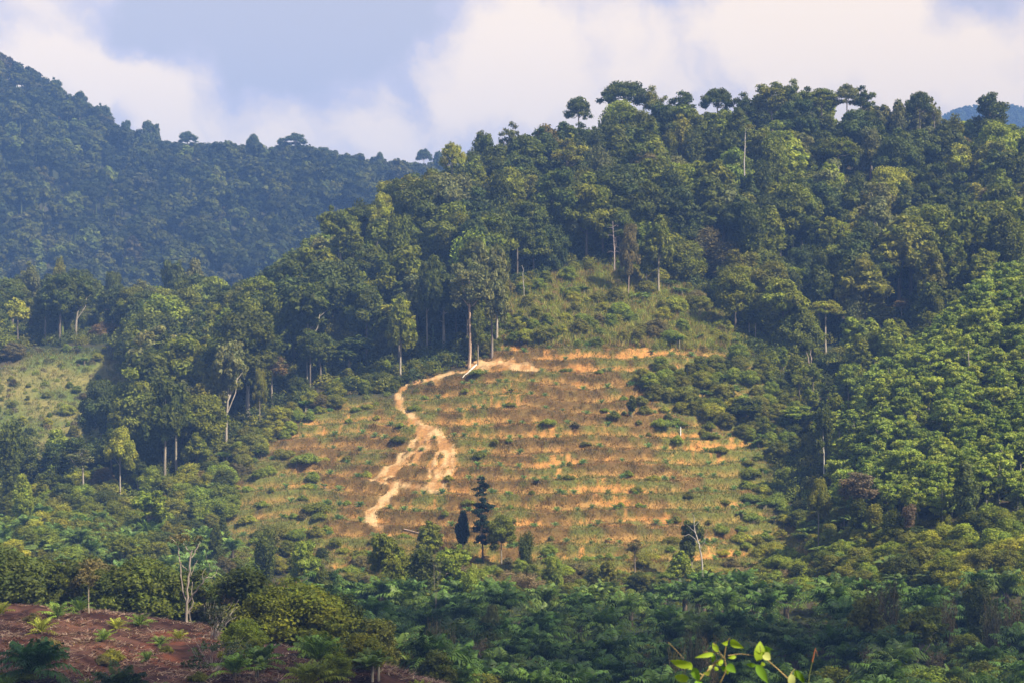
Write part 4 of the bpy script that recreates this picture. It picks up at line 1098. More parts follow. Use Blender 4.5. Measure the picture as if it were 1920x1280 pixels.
# ------------------------------------------------------------------ scrub
def bushes(poly, y0, y1, r, seed, table, hr, where_lab, noun='bush', name='shrub', kinds=(('scrub', 8), ('banana', 1)), x0=-240, x1=240, prob=1.0, cap=400, group=None):
    if hr[1] > 3: kinds = tuple(('thick' if k == 'scrub' else k, w) for k, w in kinds)
    X, Y = poisson(x0, x1, y0, y1, r, seed)
    its = rank(scatter(X, Y, 'b', seed, table, list(kinds), hr, None, lambda u, v, y, rr: inpoly(np.array([u]), np.array([v]), poly)[0] and rr.random() < prob, False), .1)
    n = 0
    for it in its:
        if it['vis'] < 3 or n >= cap or bilA('pw', it['x'], it['y']) > .1: continue
        n += 1; col, cw = PAL[it['pal']]; ban = it['k'] == 'banana'; bam = it['k'] == 'bamboo'
        nn = 'wild banana clump' if ban else 'dry bamboo clump' if bam else noun
        nm = 'banana_plant' if ban else 'bamboo_clump' if bam else name
        c = shade((.12, .17, .04) if ban else (.20, .15, .075) if bam else col, it['rnd'])
        put(it['k'], it['i'], (it['x'], it['y'], it['z']), it['s'] * (1.3 if it['k'] in ('scrub', 'thick') else 1.15), it['sz'], None, c, (.3, .25, .18), nm,
            (f"{'straw-brown' if bam else 'broad-leaved' if ban else cw} {nn} {where(it['px'], it['top'])}"), 'plant' if ban else 'bamboo' if bam else 'bush', f"{cw} {nn} plants {where_lab}")
    return n
STL = [('fresh', 30), ('olive', 26), ('yellow', 20), ('mid', 14), ('brown', 10)]
ST = [('olive', 34), ('fresh', 34), ('mid', 10), ('brown', 10), ('yellow', 24)]
print('belt', bushes(BELT, 565, 660, 4.4, 51, ST, (1.6, 5.0), 'above the terraces', cap=100, prob=.5))
RB = [(1240,690),(1400,670),(1470,720),(1520,800),(1470,880),(1400,830),(1330,790),(1230,760),(1200,720)]
print('rb', bushes(RB, 500, 600, 3.4, 52, [('olive', 30), ('mid', 30), ('deep', 5), ('fresh', 26), ('yellow', 10)], (2.2, 5.0), 'on the right of the terraces', name='leafy_bush', noun='leafy bush', cap=80))
RB2 = [(1140,740),(1230,750),(1330,800),(1400,840),(1480,890),(1500,960),(1440,960),(1380,880),(1250,830),(1150,790)]
bushes(RB2, 480, 580, 5.5, 53, STL, (1.2, 2.6), 'scattered over the right terraces', 'low bush', 'low_bush', (('scrub', 1),), prob=.55, cap=50)
bushes(CLEAR, 440, 600, 6.6, 54, STL, (.6, 1.9), 'on the terraces', 'little weed bush', 'low_bush', (('scrub', 12), ('banana', 1)), prob=.42, cap=120)
bushes([(290,960),(440,880),(540,830),(600,880),(620,960),(640,1060),(560,1060),(320,1040)], 470, 540, 4.2, 66, STL, (1.0, 2.9), 'at the lower left of the terraces', 'edge bush', 'edge_bush', (('scrub', 10), ('banana', 2)), prob=.5, cap=60)
bushes([(1420,720),(1510,790),(1470,880),(1480,950),(1560,1040),(1540,1100),(1400,1100),(1380,1000),(1400,900)], 450, 570, 3.6, 67, STL, (1.0, 2.9), 'at the right side of the terraces', 'edge bush', 'edge_bush', (('scrub', 10), ('banana', 2)), prob=.6, cap=90)
bushes([(640,1035),(1000,1030),(1420,1035),(1480,1100),(640,1100)], 445, 485, 4.0, 68, STL, (.8, 2.4), 'along the bottom of the terraces', 'edge bush', 'edge_bush', (('scrub', 10), ('banana', 1)), prob=.5, cap=60)
bushes([(1440,900),(1560,880),(1620,960),(1680,1010),(1760,1020),(1700,1090),(1560,1080),(1500,1010)], 410, 500, 3.2, 55, [('fresh', 30), ('yellow', 16), ('mid', 20), ('olive', 20)], (2, 4.5), 'below the rubber grove', name='leafy_bush', noun='leafy bush', kinds=(('scrub', 6), ('banana', 3)), cap=90)
bushes([(1560,1040),(1960,960),(1960,1130),(1700,1120),(1500,1100)], 360, 440, 5.0, 56, [('fresh', 20), ('yellow', 16), ('mid', 30), ('olive', 20), ('deep', 10)], (3, 6.5), 'at the right valley edge', name='small_tree', noun='bushy tree', cap=60)
bushes(LCLEAR, 550, 690, 5.5, 57, ST, (.6, 3.8), 'in the small grassy clearing', name='low_bush', noun='low bush', prob=.42, cap=70)
bushes([(420,860),(520,790),(590,750),(620,735),(640,760),(560,800),(470,880),(400,930),(330,960),(300,930)], 480, 570, 3.4, 58, ST, (2.2, 5.0), 'at the left rim of the terraces', cap=60)
bushes([(640,700),(735,690),(800,690),(860,670),(900,640),(935,600),(1000,620),(960,650),(900,672),(850,695),(740,735),(620,745)], 550, 610, 3.2, 59, [('mid', 30), ('olive', 30), ('fresh', 10), ('deep', 20)], (1.6, 4.2), 'under the trees at the clearing top', cap=70)
bushes([(-40,930),(430,900),(440,960),(330,1040),(330,1090),(-40,1080)], 395, 520, 4.2, 60, [('fresh', 26), ('mid', 26), ('olive', 20), ('yellow', 8), ('deep', 10)], (3, 6.5), 'in the left valley', name='small_tree', noun='bushy tree', kinds=(('scrub', 8), ('banana', 2)), cap=110)
bushes([(330,1020),(660,1050),(1000,1080),(1500,1085),(1520,1130),(1000,1135),(680,1140),(330,1130)], 395, 470, 4.6, 61, [('mid', 26), ('olive', 20), ('fresh', 14), ('deep', 20), ('brown', 10)], (1.6, 4.2), 'at the foot of the terraces', name='valley_bush', noun='valley bush', kinds=(('scrub', 8), ('bamboo', 1)), cap=110)
DK = [(.030, .040, .014)]
bushes([(-40,1130),(60,1140),(200,1150),(330,1170),(560,1200),(640,1240),(640,1340),(-40,1340)], 246, 285, 3.6, 62, [('deep', 40), ('blue', 20), ('mid', 12), ('brown', 7)], (3.5, 9.0), 'behind the red soil slope', name='thicket_tree', noun='thicket tree', x0=-110, x1=0, kinds=(('scrub', 6), ('open', 2), ('bamboo', 2)), cap=90)
bushes([(560,1180),(2000,1180),(2000,1500),(560,1500)], 262, 345, 8.5, 63, [('mid', 26), ('olive', 26), ('deep', 20), ('fresh', 10)], (3.5, 7.5), 'among the foreground palms', name='thicket_tree', noun='thicket tree', x0=-50, x1=130, kinds=(('scrub', 8), ('bamboo', 4)), prob=.6, cap=80)
bushes([(400,1205),(480,1215),(620,1235),(720,1250),(760,1400),(400,1400)], 188, 240, 4.6, 64, [('olive', 30), ('fresh', 20), ('mid', 20), ('brown', 14)], (1.6, 4.2), 'at the right end of the red soil', 'soil-edge bush', 'soil_edge_bush', x0=-70, x1=0, prob=.4, cap=16)
bushes([(-20,1150),(330,1200),(400,1300),(-20,1300)], 180, 245, 5.5, 65, [('olive', 30), ('fresh', 20), ('brown', 30)], (.6, 1.5), 'on the red soil', 'small weed', 'weed_clump', (('scrub', 1),), x0=-70, x1=-20, prob=.35, cap=20)
# brown reed patch and dry bamboo clumps
for k, (px, top, d, w) in enumerate([(930,1072,432,46),(960,1066,436,50),(990,1070,432,46),(905,1080,430,40),(1010,1082,428,36),(945,1082,426,44),
                                      (560,1150,262,60),(595,1160,258,50),(790,1175,285,46),(845,1165,290,60),(770,1190,280,50),(815,1150,296,50),
                                      (1640,1085,352,60),(1670,1080,356,60),(1780,1110,345,50),(1860,1105,345,60),(1900,1120,340,60),(1300,1165,300,60),(1330,1180,290,60),(1270,1200,285,60),(1390,1060,452,50),(1480,1065,446,40)]):
    reed = k < 6 or k > 19
    hero(px, top, d, 'bamboo', k, w * (1.6 if reed else 1.2), label=('tawny dry reed tuft ' if reed else 'brown feathery bamboo clump ') + where(px, top), name='reed_clump' if reed else 'bamboo_clump', cat='reeds' if reed else 'bamboo', col=(.30, .22, .11) if reed else [(.17, .13, .06), (.13, .12, .05)][k % 2], bark=(.32, .24, .12), hmin=3)

# ------------------------------------------------------------------ oil palms
HERO_P = []
X, Y = poisson(-75, 130, 268, 452, 8.8, 9, .3)
def in_valley(u, v, y, r):
    if v < 1138 or u < 560: return False
    if y < 262 + 0: return False
    if u < 900 and y < 300 and u < 760: return False
    return True
val = rank(scatter(X, Y, 'v', 71, [('mid', 1)], [('palm', 3), ('midpalm', 1)], (5.5, 10.6), None, in_valley, False), .2)
for it in val[:260]:
    if it['vis'] < 6: continue
    s = it['sz'] * (1.0 if it['k'] == 'palm' else .75)
    c = shade((.085, .155, .030) if it['rnd'] < .85 else (.11, .165, .035), it['rnd'])
    put(it['k'], it['i'], (it['x'], it['y'], it['z']), s, None, None, c, (.12, .09, .06), 'oil_palm', f"green oil palm {where(it['px'], it['top'])}", 'palm', 'oil palms of the valley plantation')
print('palms', len(val))
X, Y = poisson(-130, -55, 375, 475, 8, 10, .3)
vl = scatter(X, Y, 'v2', 72, [('mid', 1)], [('palm', 1), ('midpalm', 1)], (4.5, 7), None, lambda u, v, y, r: u < 440 and v > 930 and r.random() < .55, False)
for it in vl:
    put(it['k'], it['i'], (it['x'], it['y'], it['z']), it['sz'], None, None, shade((.12, .20, .045), it['rnd']), (.12, .09, .06), 'oil_palm', f"bright green oil palm {where(it['px'], it['top'])}", 'palm', 'bright oil palms in the left valley')
# palms on and beside the red soil: column, base row, width px, colour
YP, DP, GP = (.28, .33, .04), (.070, .155, .045), (.15, .25, .04)
for k, (px, base, w, c, kd, lab) in enumerate([
        (66, 1272, 112, DP, 'cornerpalm', 'large dark green oil palm at the lower left corner'), (225, 1300, 100, (.07, .11, .03), 'cornerpalm', 'bushy green oil palm right of the large dark one'),
        (78, 1190, 46, YP, 'youngpalm', 'yellow-green young palm above the large dark palm'), (108, 1160, 44, GP, 'youngpalm', 'young palm at the soil\'s upper edge, nearest the left'), (148, 1150, 44, GP, 'youngpalm', 'young palm half behind the soil edge'),
        (218, 1182, 36, YP, 'youngpalm', 'bright yellow-green palm on the soil\'s upper edge'), (262, 1175, 38, GP, 'youngpalm', 'young palm right of the bright yellow-green one'), (194, 1205, 34, GP, 'youngpalm', 'thin young palm in the middle of the red soil'),
        (2, 1155, 40, YP, 'youngpalm', 'young palm cut by the left edge of the photo'), (300, 1212, 30, GP, 'youngpalm', 'small young palm left of the bleached dead tree'), (335, 1200, 30, YP, 'youngpalm', 'small young palm at the foot of the bleached dead tree'),
        (275, 1240, 30, GP, 'youngpalm', 'small dull palm below the middle of the soil'), (10, 1285, 50, GP, 'youngpalm', 'young palm at the very corner'), (160, 1290, 36, YP, 'youngpalm', 'little yellow palm between the two large palms'),
        (300, 1290, 44, GP, 'youngpalm', 'young palm at the bottom edge right of the bushy palm'), (440, 1275, 60, GP, 'midpalm', 'green palm at the bottom edge below the grey shrub'), (490, 1262, 70, (.09, .16, .03), 'midpalm', 'tall bright green palm right of the grey shrub'),
        (595, 1255, 90, GP, 'midpalm', 'feathery green palm at the soil\'s right end'), (620, 1222, 80, GP, 'midpalm', 'green palm behind the feathery one'), (580, 1288, 80, YP, 'midpalm', 'light green palm at the bottom edge under the feathery one'),
        (700, 1262, 60, (.12, .18, .03), 'midpalm', 'bright palm standing alone right of the feathery palm'), (685, 1240, 44, GP, 'youngpalm', 'small palm behind the bright lone palm'), (785, 1292, 34, YP, 'youngpalm', 'yellow palm seedling at the bottom edge'),
        (895, 1290, 84, (.14, .20, .035), 'midpalm', 'yellow-green palm at the bottom middle'), (1030, 1295, 90, DP, 'midpalm', 'dark palm at the bottom right of the middle')]):
    x, y, z = hit(px, min(base, 1279), 150, 330)
    if base > 1279: y -= (base - 1279) * .6; x = (px - 960) * y / F; z = float(bil(x, y))
    v = KIND[kd][k % len(KIND[kd])]; s = w * y / F / (2 * v['rad']) * 2.1
    put(kd, k, (x, y, z), s, None, None, c, (.13, .09, .06), 'oil_palm', lab, 'palm')
# young palms planted along the benches
rng = R_(81); cand = []
for lvl in range(60):
    pass
X, Y = poisson(-95, 95, 455, 592, 6.6, 12, .35)
Z = bil(X, Y); px, py = proj(X, Y, Z); n = 0
for x, y, u, v in zip(X, Y, px, py):
    if sdist(np.array([u]), np.array([v]), CLEAR)[0] < 8: continue
    # slide to the nearest bench
    ys = y + np.arange(-4, 4, .4); fr = bilA('fr', np.full(len(ys), x), ys); ok = np.where((fr > .1) & (fr < .35))[0]
    if len(ok) == 0: continue
    y2 = ys[ok[len(ok) // 2]]
    if bilA('pw', x, y2) > .2 or rng.random() < .22: continue
    u, v = proj(x, y2, float(bil(x, y2)))
    s = rng.uniform(.8, 1.4); n += 1
    if n > 290: break
    put('youngpalm', n, (x, y2, float(bil(x, y2))), s, None, None, shade((.14, .27, .08), rng.random()), (.2, .15, .1), 'young_palm', f"young terrace palm {where(u, v)}", 'palm', 'young oil palms along the terraces')
print('terrace palms', n)

# ------------------------------------------------------------------ undergrowth and dry grass (nobody could count these)
def tuft_src(seed, R=2.4, H=2.6, n=330, size=.26):
    rng = R_(seed); g0 = Geo(); d = nrm(rng.normal(size=(n, 3))); d[:, 2] = np.abs(d[:, 2]); Pc = d * np.array([R, R, H]) * rng.uniform(.6, 1, (n, 1))
    t = rng.uniform(.65, 1.3, (n, 1)); leaves(g0, Pc, nrm(d + rng.normal(size=(n, 3)) * .6), size, rng, np.hstack([t, t, t]), .55); return g0.arrays()
TS = [tuft_src(i) for i in range(5)]
def undergrowth(name, x0, x1, y0, y1, r, seed, keep, cols, sr, lab):
    X, Y = poisson(x0, x1, y0, y1, r, seed); Z = bil(X, Y); px, py = proj(X, Y, Z); rg = R_(seed); pl = []
    for x, y, z, u, v in zip(X, Y, Z, px, py):
        if -40 < u < 1960 and bilA('pw', x, y) < .1 and keep(u, v, y, rg): pl.append((int(rg.integers(0, 5)), x, y, z - .2, rg.uniform(*sr), rg.uniform(0, 6), shade(cols[int(rg.integers(0, len(cols)))], rg.random())))
    o = join_stuff(name, pl, TS); o['label'] = lab; o['category'] = 'undergrowth'; print(name, len(pl))
UC = [PAL['deep'][0], PAL['mid'][0], PAL['blue'][0], PAL['olive'][0]]
undergrowth('forest_undergrowth', -235, 240, 470, 770, 4.2, 91, in_forest, UC, (.7, 1.6), 'dark leafy undergrowth on the forest floor of the hill')
undergrowth('valley_undergrowth', -130, 130, 246, 470, 2.9, 92, lambda u, v, y, r: (y > 262 or u > 500) and (y < 440 or v > 1075) and v < 1420, UC + [PAL['fresh'][0]], (.2, .4), 'green weeds and creepers covering the valley floor')
undergrowth('gully_undergrowth', 20, 180, 440, 600, 3.2, 96, lambda u, v, y, r: u > 1370 and sdist(np.array([u]), np.array([v]), CLEAR)[0] < 4 and sdist(np.array([u]), np.array([v]), RUBBER)[0] < 4, [PAL['mid'][0], PAL['olive'][0], PAL['fresh'][0], PAL['deep'][0]], (.5, 1.1), 'leafy undergrowth filling the gully beside the terraces')
undergrowth('rim_undergrowth', -130, 130, 440, 610, 2.2, 97, lambda u, v, y, r: -30 < sdist(np.array([u]), np.array([v]), CLEAR)[0] < 14 and r.random() < .75, [(.20, .18, .045), (.16, .18, .04), (.24, .18, .06), PAL['fresh'][0]], (.22, .6), 'weeds and seedlings along the rim of the terraced clearing')
undergrowth('clearing_weeds', -240, -90, 540, 690, 3.0, 93, lambda u, v, y, r: inpoly(np.array([u]), np.array([v]), LCLEAR)[0] and r.random() < .5, [(.15, .15, .05), (.20, .16, .08), PAL['fresh'][0], PAL['mid'][0]], (.2, .75), 'low weeds in the small grassy clearing')
undergrowth('belt_undergrowth', -60, 140, 560, 660, 2.6, 94, lambda u, v, y, r: inpoly(np.array([u]), np.array([v]), BELT)[0], [(.24, .22, .06), (.26, .18, .07), PAL['yellow'][0], PAL['fresh'][0]], (.35, .8), 'olive and brown scrub growing above the terraces')
undergrowth('rubber_undergrowth', 40, 240, 430, 600, 3.6, 95, lambda u, v, y, r: inpoly(np.array([u]), np.array([v]), RUBBER)[0], UC, (.5, .8), 'dark weeds beneath the rubber trees')

def grass(name, X, Y, h, width, blades, cols, seed, lab, spread=.35, lean=.35):
    rng = R_(seed); n = len(X); Z = bil(X, Y)
    ci = rng.integers(0, len(cols), n); base = np.array(cols)[ci] * rng.uniform(.75, 1.3, (n, 1))
    Bx = (X[:, None] + rng.normal(size=(n, blades)) * spread).ravel(); By = (Y[:, None] + rng.normal(size=(n, blades)) * spread).ravel()
    Bz = bil(Bx, By) - .05; H = (h[:, None] * rng.uniform(.6, 1.2, (n, blades))).ravel(); m = len(Bx)
    a = rng.uniform(0, 6.283, m); w = width * rng.uniform(.6, 1.4, m)
    lx, ly = rng.normal(size=m) * lean * H, rng.normal(size=m) * lean * H
    V = np.stack([np.stack([Bx - np.cos(a) * w, By - np.sin(a) * w, Bz], 1), np.stack([Bx + np.cos(a) * w, By + np.sin(a) * w, Bz], 1), np.stack([Bx + lx, By + ly, Bz + H], 1)], 1).reshape(-1, 3)
    C = np.repeat(base, blades, 0) * rng.uniform(.8, 1.25, (m, 1))
    me = build(name, V, np.arange(3 * m), np.full(m, 3), C, M_DRY); o = bpy.data.objects.new(name, me); COL.objects.link(o)
    o['kind'] = 'stuff'; o['label'] = lab; o['category'] = 'grass'; print(name, m)
def field(poly, x0, x1, y0, y1, dens, seed, thin):
    rng = R_(seed); n = int((x1 - x0) * (y1 - y0) * dens); X = rng.uniform(x0, x1, n); Y = rng.uniform(y0, y1, n)
    Z = bil(X, Y); px, py = proj(X, Y, Z); k = sdist(px, py, poly) > 0
    X, Y, px, py = X[k], Y[k], px[k], py[k]; k = rng.random(len(X)) < thin(X, Y, px, py); return X[k], Y[k]
def thin_t(X, Y, px, py):
    i = np.clip(np.searchsorted(xt, X), 0, len(xt) - 1); j = np.clip(np.searchsorted(yt, Y), 0, len(yt) - 1)
    bare = AT['bare'][j, i]; pw = AT['pw'][j, i]; fr = AT['fr'][j, i]; cl = fbm(X / 6, Y / 6, 3)
    return np.clip((1 - bare * .85) * (1 - pw * 1.0) * (.35 + .9 * (fr > .45) + .4 * sstep(.4, .6, cl)), 0, 1) * (pw < .3)
X, Y = field(CLEAR, -100, 100, 440, 600, 3.8, 101, thin_t)
gn = fbm(X / 9, Y / 9); pxg, _ = proj(X, Y, bil(X, Y)); gsel = gn + .22 * np.maximum(sstep(1120, 1420, pxg), sstep(640, 400, pxg)) + .055 > .555
rr = R_(5)
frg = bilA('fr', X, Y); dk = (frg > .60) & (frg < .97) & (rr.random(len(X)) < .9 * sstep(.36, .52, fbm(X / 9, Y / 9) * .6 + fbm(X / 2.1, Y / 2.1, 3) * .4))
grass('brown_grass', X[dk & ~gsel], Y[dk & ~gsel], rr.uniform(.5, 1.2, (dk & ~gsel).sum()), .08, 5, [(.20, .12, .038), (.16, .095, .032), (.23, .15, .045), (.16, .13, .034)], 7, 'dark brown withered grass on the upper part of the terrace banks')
X, Y, gsel = X[~(dk & ~gsel)], Y[~(dk & ~gsel)], gsel[~(dk & ~gsel)]
grass('dry_grass', X[~gsel], Y[~gsel], rr.uniform(.25, .6, (~gsel).sum()), .07, 5, [(.30, .18, .06), (.25, .135, .045), (.20, .105, .035), (.34, .225, .08), (.18, .15, .045)], 1, 'brown dry grass tufts covering the terrace banks')
grass('green_grass', X[gsel], Y[gsel], rr.uniform(.3, .8, gsel.sum()), .08, 5, [(.18, .18, .04), (.24, .22, .06), (.14, .16, .035), (.30, .23, .09)], 2, 'olive green grass and weeds among the dry grass of the terraces')
X, Y = field(BELT, -80, 140, 560, 665, 3.4, 105, lambda X, Y, a, b: .4 + .6 * sstep(.4, .6, fbm(X / 8, Y / 8)))
grass('tall_grass', X, Y, rr.uniform(1.0, 2.6, len(X)), .13, 6, [(.36, .34, .08), (.28, .30, .06), (.36, .25, .09), (.26, .30, .05)], 9, 'tall yellow-green grass between the bushes above the terraces', .5)
X, Y = field(LCLEAR, -240, -90, 545, 690, 1.4, 102, lambda X, Y, a, b: .3 + .7 * sstep(.4, .6, fbm(X / 8, Y / 8)))
grass('clearing_grass', X, Y, rr.uniform(.5, 1.3, len(X)), .09, 5, [(.24, .19, .07), (.18, .20, .05), (.22, .23, .06)], 3, 'yellowish grass of the small clearing at the left')
# cut fronds and litter on the red soil
rng = R_(103); n = 22000; X = rng.uniform(-75, 2, n); Y = rng.uniform(160, 252, n); k = bilA('soil', X, Y) > .5; X, Y = X[k], Y[k]; k = fbm(X / 4, Y / 6, 3) > .47; X, Y = X[k], Y[k]
grass('dead_frond_litter', X, Y, rng.uniform(.12, .35, len(X)), .10, 5, [(.26, .16, .12), (.18, .10, .08), (.07, .03, .022), (.40, .29, .22)], 4, 'withered fronds and stalks strewn over the red soil', .45, 3.2)

# ------------------------------------------------------------------ bare trees drawn from their shape in the photo
def shaped_tree(name, cat, label, base_px, d, strokes, col, seed, leaf=None, depth=.6):
    """strokes in photo pixels: [(points, r_start, r_end)]; depth comes from a seeded sideways bend"""
    rng = R_(seed); bx, by = base_px; sc = d / F; x0 = (bx - 960) * sc; z0 = float(bil(x0, d)); geo = Geo(); zb = (HY - by) * sc
    for pts, ra, rb in strokes:
        P = np.array([((u - bx) * sc, 0, (by - v) * sc) for u, v in pts]); m = len(P)
        sp = np.abs(P[:, 0]) * depth; P[:, 1] = sp * rng.choice([-1, 1]) * np.linspace(.4, 1, m)
        t = np.linspace(0, m - 1, m * 3 - 2); Q = np.stack([np.interp(t, np.arange(m), P[:, k]) for k in range(3)], 1); Q[1:-1] += rng.normal(size=(len(Q) - 2, 3)) * .06
        tube(geo, Q, np.linspace(ra, rb, len(Q)) * .8, sides=5)
    top = bpy.data.objects.new(name, None); COL.objects.link(top); top.location = (x0, d, zb)
    top['label'] = label; top['category'] = cat
    me = geo.mesh(name + '_wood', M_BARK); c = bpy.data.objects.new('trunk', me); c.parent = top; c.color = tuple(col) + (1,); COL.objects.link(c)
    if leaf:
        g2 = clump_crown([((u - bx) * sc, rng.uniform(-.8, .8), (by - v) * sc, r, r * .6) for u, v, r in leaf[0]], 8, .2, rng, None, .9, 0)
        e = bpy.data.objects.new('crown', g2.mesh(name + '_leaves', M_LEAF)); e.parent = top; e.color = tuple(leaf[1]) + (1,); COL.objects.link(e)
    return top
zroot = lambda d, px: HY - float(bil((px - 960) * d / F, d)) / d * F
d1 = 247; by1 = zroot(d1, 350) + 3
shaped_tree('dead_tree', 'dead tree', 'bleached forked dead tree behind the red soil slope', (350, by1), d1, [
    ([(350, by1), (349, 1165), (350, 1140), (352, 1105), (356, 1070), (359, 1040), (360, 1028)], .26, .10),
    ([(351, 1135), (343, 1105), (338, 1080), (336, 1050), (334, 1030), (326, 1016), (318, 1010)], .13, .04), ([(336, 1050), (345, 1062), (354, 1068)], .05, .05),
    ([(359, 1040), (352, 1030), (345, 1020), (340, 1008)], .09, .03), ([(359, 1045), (364, 1036), (370, 1024), (374, 1016)], .08, .03), ([(357, 1080), (364, 1062), (368, 1050)], .06, .02),
    ([(352, 1130), (364, 1112), (378, 1096), (388, 1078), (398, 1068), (405, 1064)], .15, .04), ([(384, 1084), (394, 1082), (402, 1076), (406, 1066)], .06, .02), ([(380, 1092), (378, 1076), (384, 1066)], .05, .02),
    ([(352, 1150), (362, 1130), (358, 1108), (360, 1090)], .10, .04), ([(398, 1068), (392, 1050), (388, 1030)], .035, .015), ([(350, by1), (357, 1165), (354, 1140)], .12, .06)],
    (.40, .33, .27), 1, ([(330, 1012, .9), (345, 1006, 1.0), (360, 1010, .9), (372, 1008, .8), (322, 1010, .6)], (.14, .12, .05)))
d2 = 452; by2 = zroot(d2, 1318)
shaped_tree('dead_tree', 'dead tree', 'leafless leaning tree with whitish limbs before a dark crown', (1318, by2), d2, [
    ([(1318, by2), (1315, 1045), (1311, 1020), (1305, 1000), (1302, 985), (1302, 972)], .30, .10), ([(1311, 1020), (1302, 1008), (1290, 1000), (1280, 1002)], .12, .04), ([(1305, 1000), (1296, 990), (1288, 984)], .10, .03),
    ([(1302, 985), (1310, 978), (1316, 970)], .08, .03), ([(1313, 1030), (1320, 1015), (1326, 1000)], .10, .03), ([(1302, 972), (1298, 962), (1296, 956)], .07, .02)], (.42, .38, .34), 2)
d3 = 628; by3 = zroot(d3, 1152)
shaped_tree('dead_tree', 'dead tree', 'straight dead grey trunk with short comb-like twigs above the scrub', (1152, by3), d3,
    [([(1152, by3), (1152, 500), (1152, 470), (1150, 440), (1149, 415)], .42, .10), ([(1153, 470), (1155, 455), (1154, 445)], .14, .06)] + [([(1151, y), (1151 + s * 5, y - 3), (1151 + s * (9 + y % 5), y - 5 + y % 7)], .09, .03) for y, s in ((474, 1), (474, -1), (466, 1), (460, -1), (455, 1), (448, 1), (444, -1), (436, 1), (430, -1), (425, 1))], (.42, .34, .32), 3)
d4 = 640; by4 = zroot(d4, 1230)
shaped_tree('bare_tree', 'tree', 'broken pale trunk between the pale-stemmed trees and the dark gully', (1229, by4), d4, [([(1229, by4), (1230, 545), (1229, 520), (1228, 502)], .35, .22)], (.5, .45, .42), 4)
d5 = 600; by5 = zroot(d5, 983)
shaped_tree('bare_tree', 'tree', 'thin crooked pale pole tree right of the twin trunks', (983, by5), d5, [([(983, by5), (983, 560), (981, 530), (980, 515), (982, 505), (978, 498)], .22, .08), ([(981, 530), (986, 520)], .08, .03)], (.42, .38, .34), 5)
d6 = 585; by6 = zroot(d6, 1520)
shaped_tree('dead_tree', 'dead tree', 'twisted pale forked dead tree under the flat yellowish crown', (1518, by6), d6, [([(1516, by6), (1517, 685), (1515, 670), (1512, 660)], .28, .08), ([(1518, 690), (1522, 675), (1520, 662), (1521, 655)], .2, .06), ([(1522, by6), (1524, 690), (1521, 676)], .2, .1)], (.62, .48, .42), 6)
d7 = 470; by7 = zroot(d7, 1816)
shaped_tree('bare_tree', 'tree', 'pale bare stem rising out of the rubber grove near the right', (1816, min(by7, 760)), 512, [([(1817, 715), (1817, 690), (1816, 657)], .22, .1)], (.6, .5, .42), 7)
d8 = 700; by8 = zroot(d8, 1396)
shaped_tree('bare_tree', 'tree', 'slim whitish trunk with one yellow twig high on the hill', (1396, by8), 668, [([(1396, 330), (1396, 290), (1397, 262), (1399, 240)], .28, .1), ([(1398, 246), (1406, 240)], .08, .03)], (.58, .52, .5), 8, ([(1406, 238, 1.2), (1412, 238, .9)], (.22, .2, .04)))
d9 = 232; by9 = zroot(d9, 430)
rb = R_(9); tw = []
for i in range(26):
    u = 410 + rb.uniform(-30, 40); tw.append(([(400 + rb.uniform(-6, 6), 1200), (lerp_(400, u, .5) + rb.uniform(-4, 4), 1165 + rb.uniform(-8, 8)), (u, 1135 + rb.uniform(-12, 22))], .05, .015))
shaped_tree('bare_bush', 'bush', 'grey twiggy half-bare bush right of the bleached dead tree', (400, zroot(d9, 400)), d9, tw + [([(400, zroot(d9, 400)), (400, 1200)], .12, .08), ([(420, 1172), (430, 1162), (440, 1158)], .05, .03)], (.42, .36, .30), 9, ([(415 + rb.uniform(-28, 34), 1150 + rb.uniform(-14, 26), .55) for _ in range(16)], (.09, .10, .05)))
tw = []
for i in range(30):
    u = 395 + rb.uniform(-50, 70); tw.append(([(398 + rb.uniform(-5, 5), 1262), (lerp_(398, u, .5) + rb.uniform(-5, 5), 1236 + rb.uniform(-8, 8)), (u, 1208 + rb.uniform(-14, 26))], .045, .012))
d10 = 206
shaped_tree('bare_bush', 'bush', 'wide thin grey-green bush at the bottom, in front of the twiggy one', (398, zroot(d10, 398)), d10, tw + [([(398, zroot(d10, 398)), (398, 1262)], .12, .08)], (.36, .31, .26), 10, ([(395 + rb.uniform(-52, 70), 1222 + rb.uniform(-18, 30), .5) for _ in range(30)], (.085, .105, .045)))

def log(name, label, a, b, r, col, cat='log'):
    xa, ya, za = hit(a[0], a[1], 440, 600); xb, yb, zb = hit(b[0], b[1], 440, 600)
    geo = Geo(); n = 7; t = np.linspace(0, 1, n)[:, None]; pa, pb = np.array([xa, ya, za]), np.array([xb, yb, zb]); P = pa + (pb - pa) * t
    P[:, 2] = np.maximum(bil(P[:, 0], P[:, 1]), P[:, 2]) + r * .8; P[:, 2] = np.linspace(P[0, 2], P[-1, 2], n) * .5 + P[:, 2] * .5
    tube(geo, P, np.linspace(r, r * .5, n)); geo.arrays()
    me = geo.mesh(name, M_BARK); o = bpy.data.objects.new(name, me); c = pa; me.transform(__import__('mathutils').Matrix.Translation((-c[0], -c[1], -c[2]))); o.location = c; o.color = col + (1,); COL.objects.link(o)
    o['label'] = label; o['category'] = cat
log('fallen_log', 'white fallen trunk lying beside the path at the clearing top', (893, 687), (867, 713), .30, (.66, .62, .56))
log('fallen_log', 'thin grey log lying across the slope under the brown scrub at the right', (1340, 647), (1362, 657), .2, (.45, .36, .30))
log('fallen_log', 'thin dark pole lying at the foot of the terraces left of the layered tree', (758, 997), (790, 1003), .22, (.42, .30, .24))
log('fallen_log', 'short pale log near the lower left terraces', (432, 938), (441, 930), .3, (.62, .55, .5))
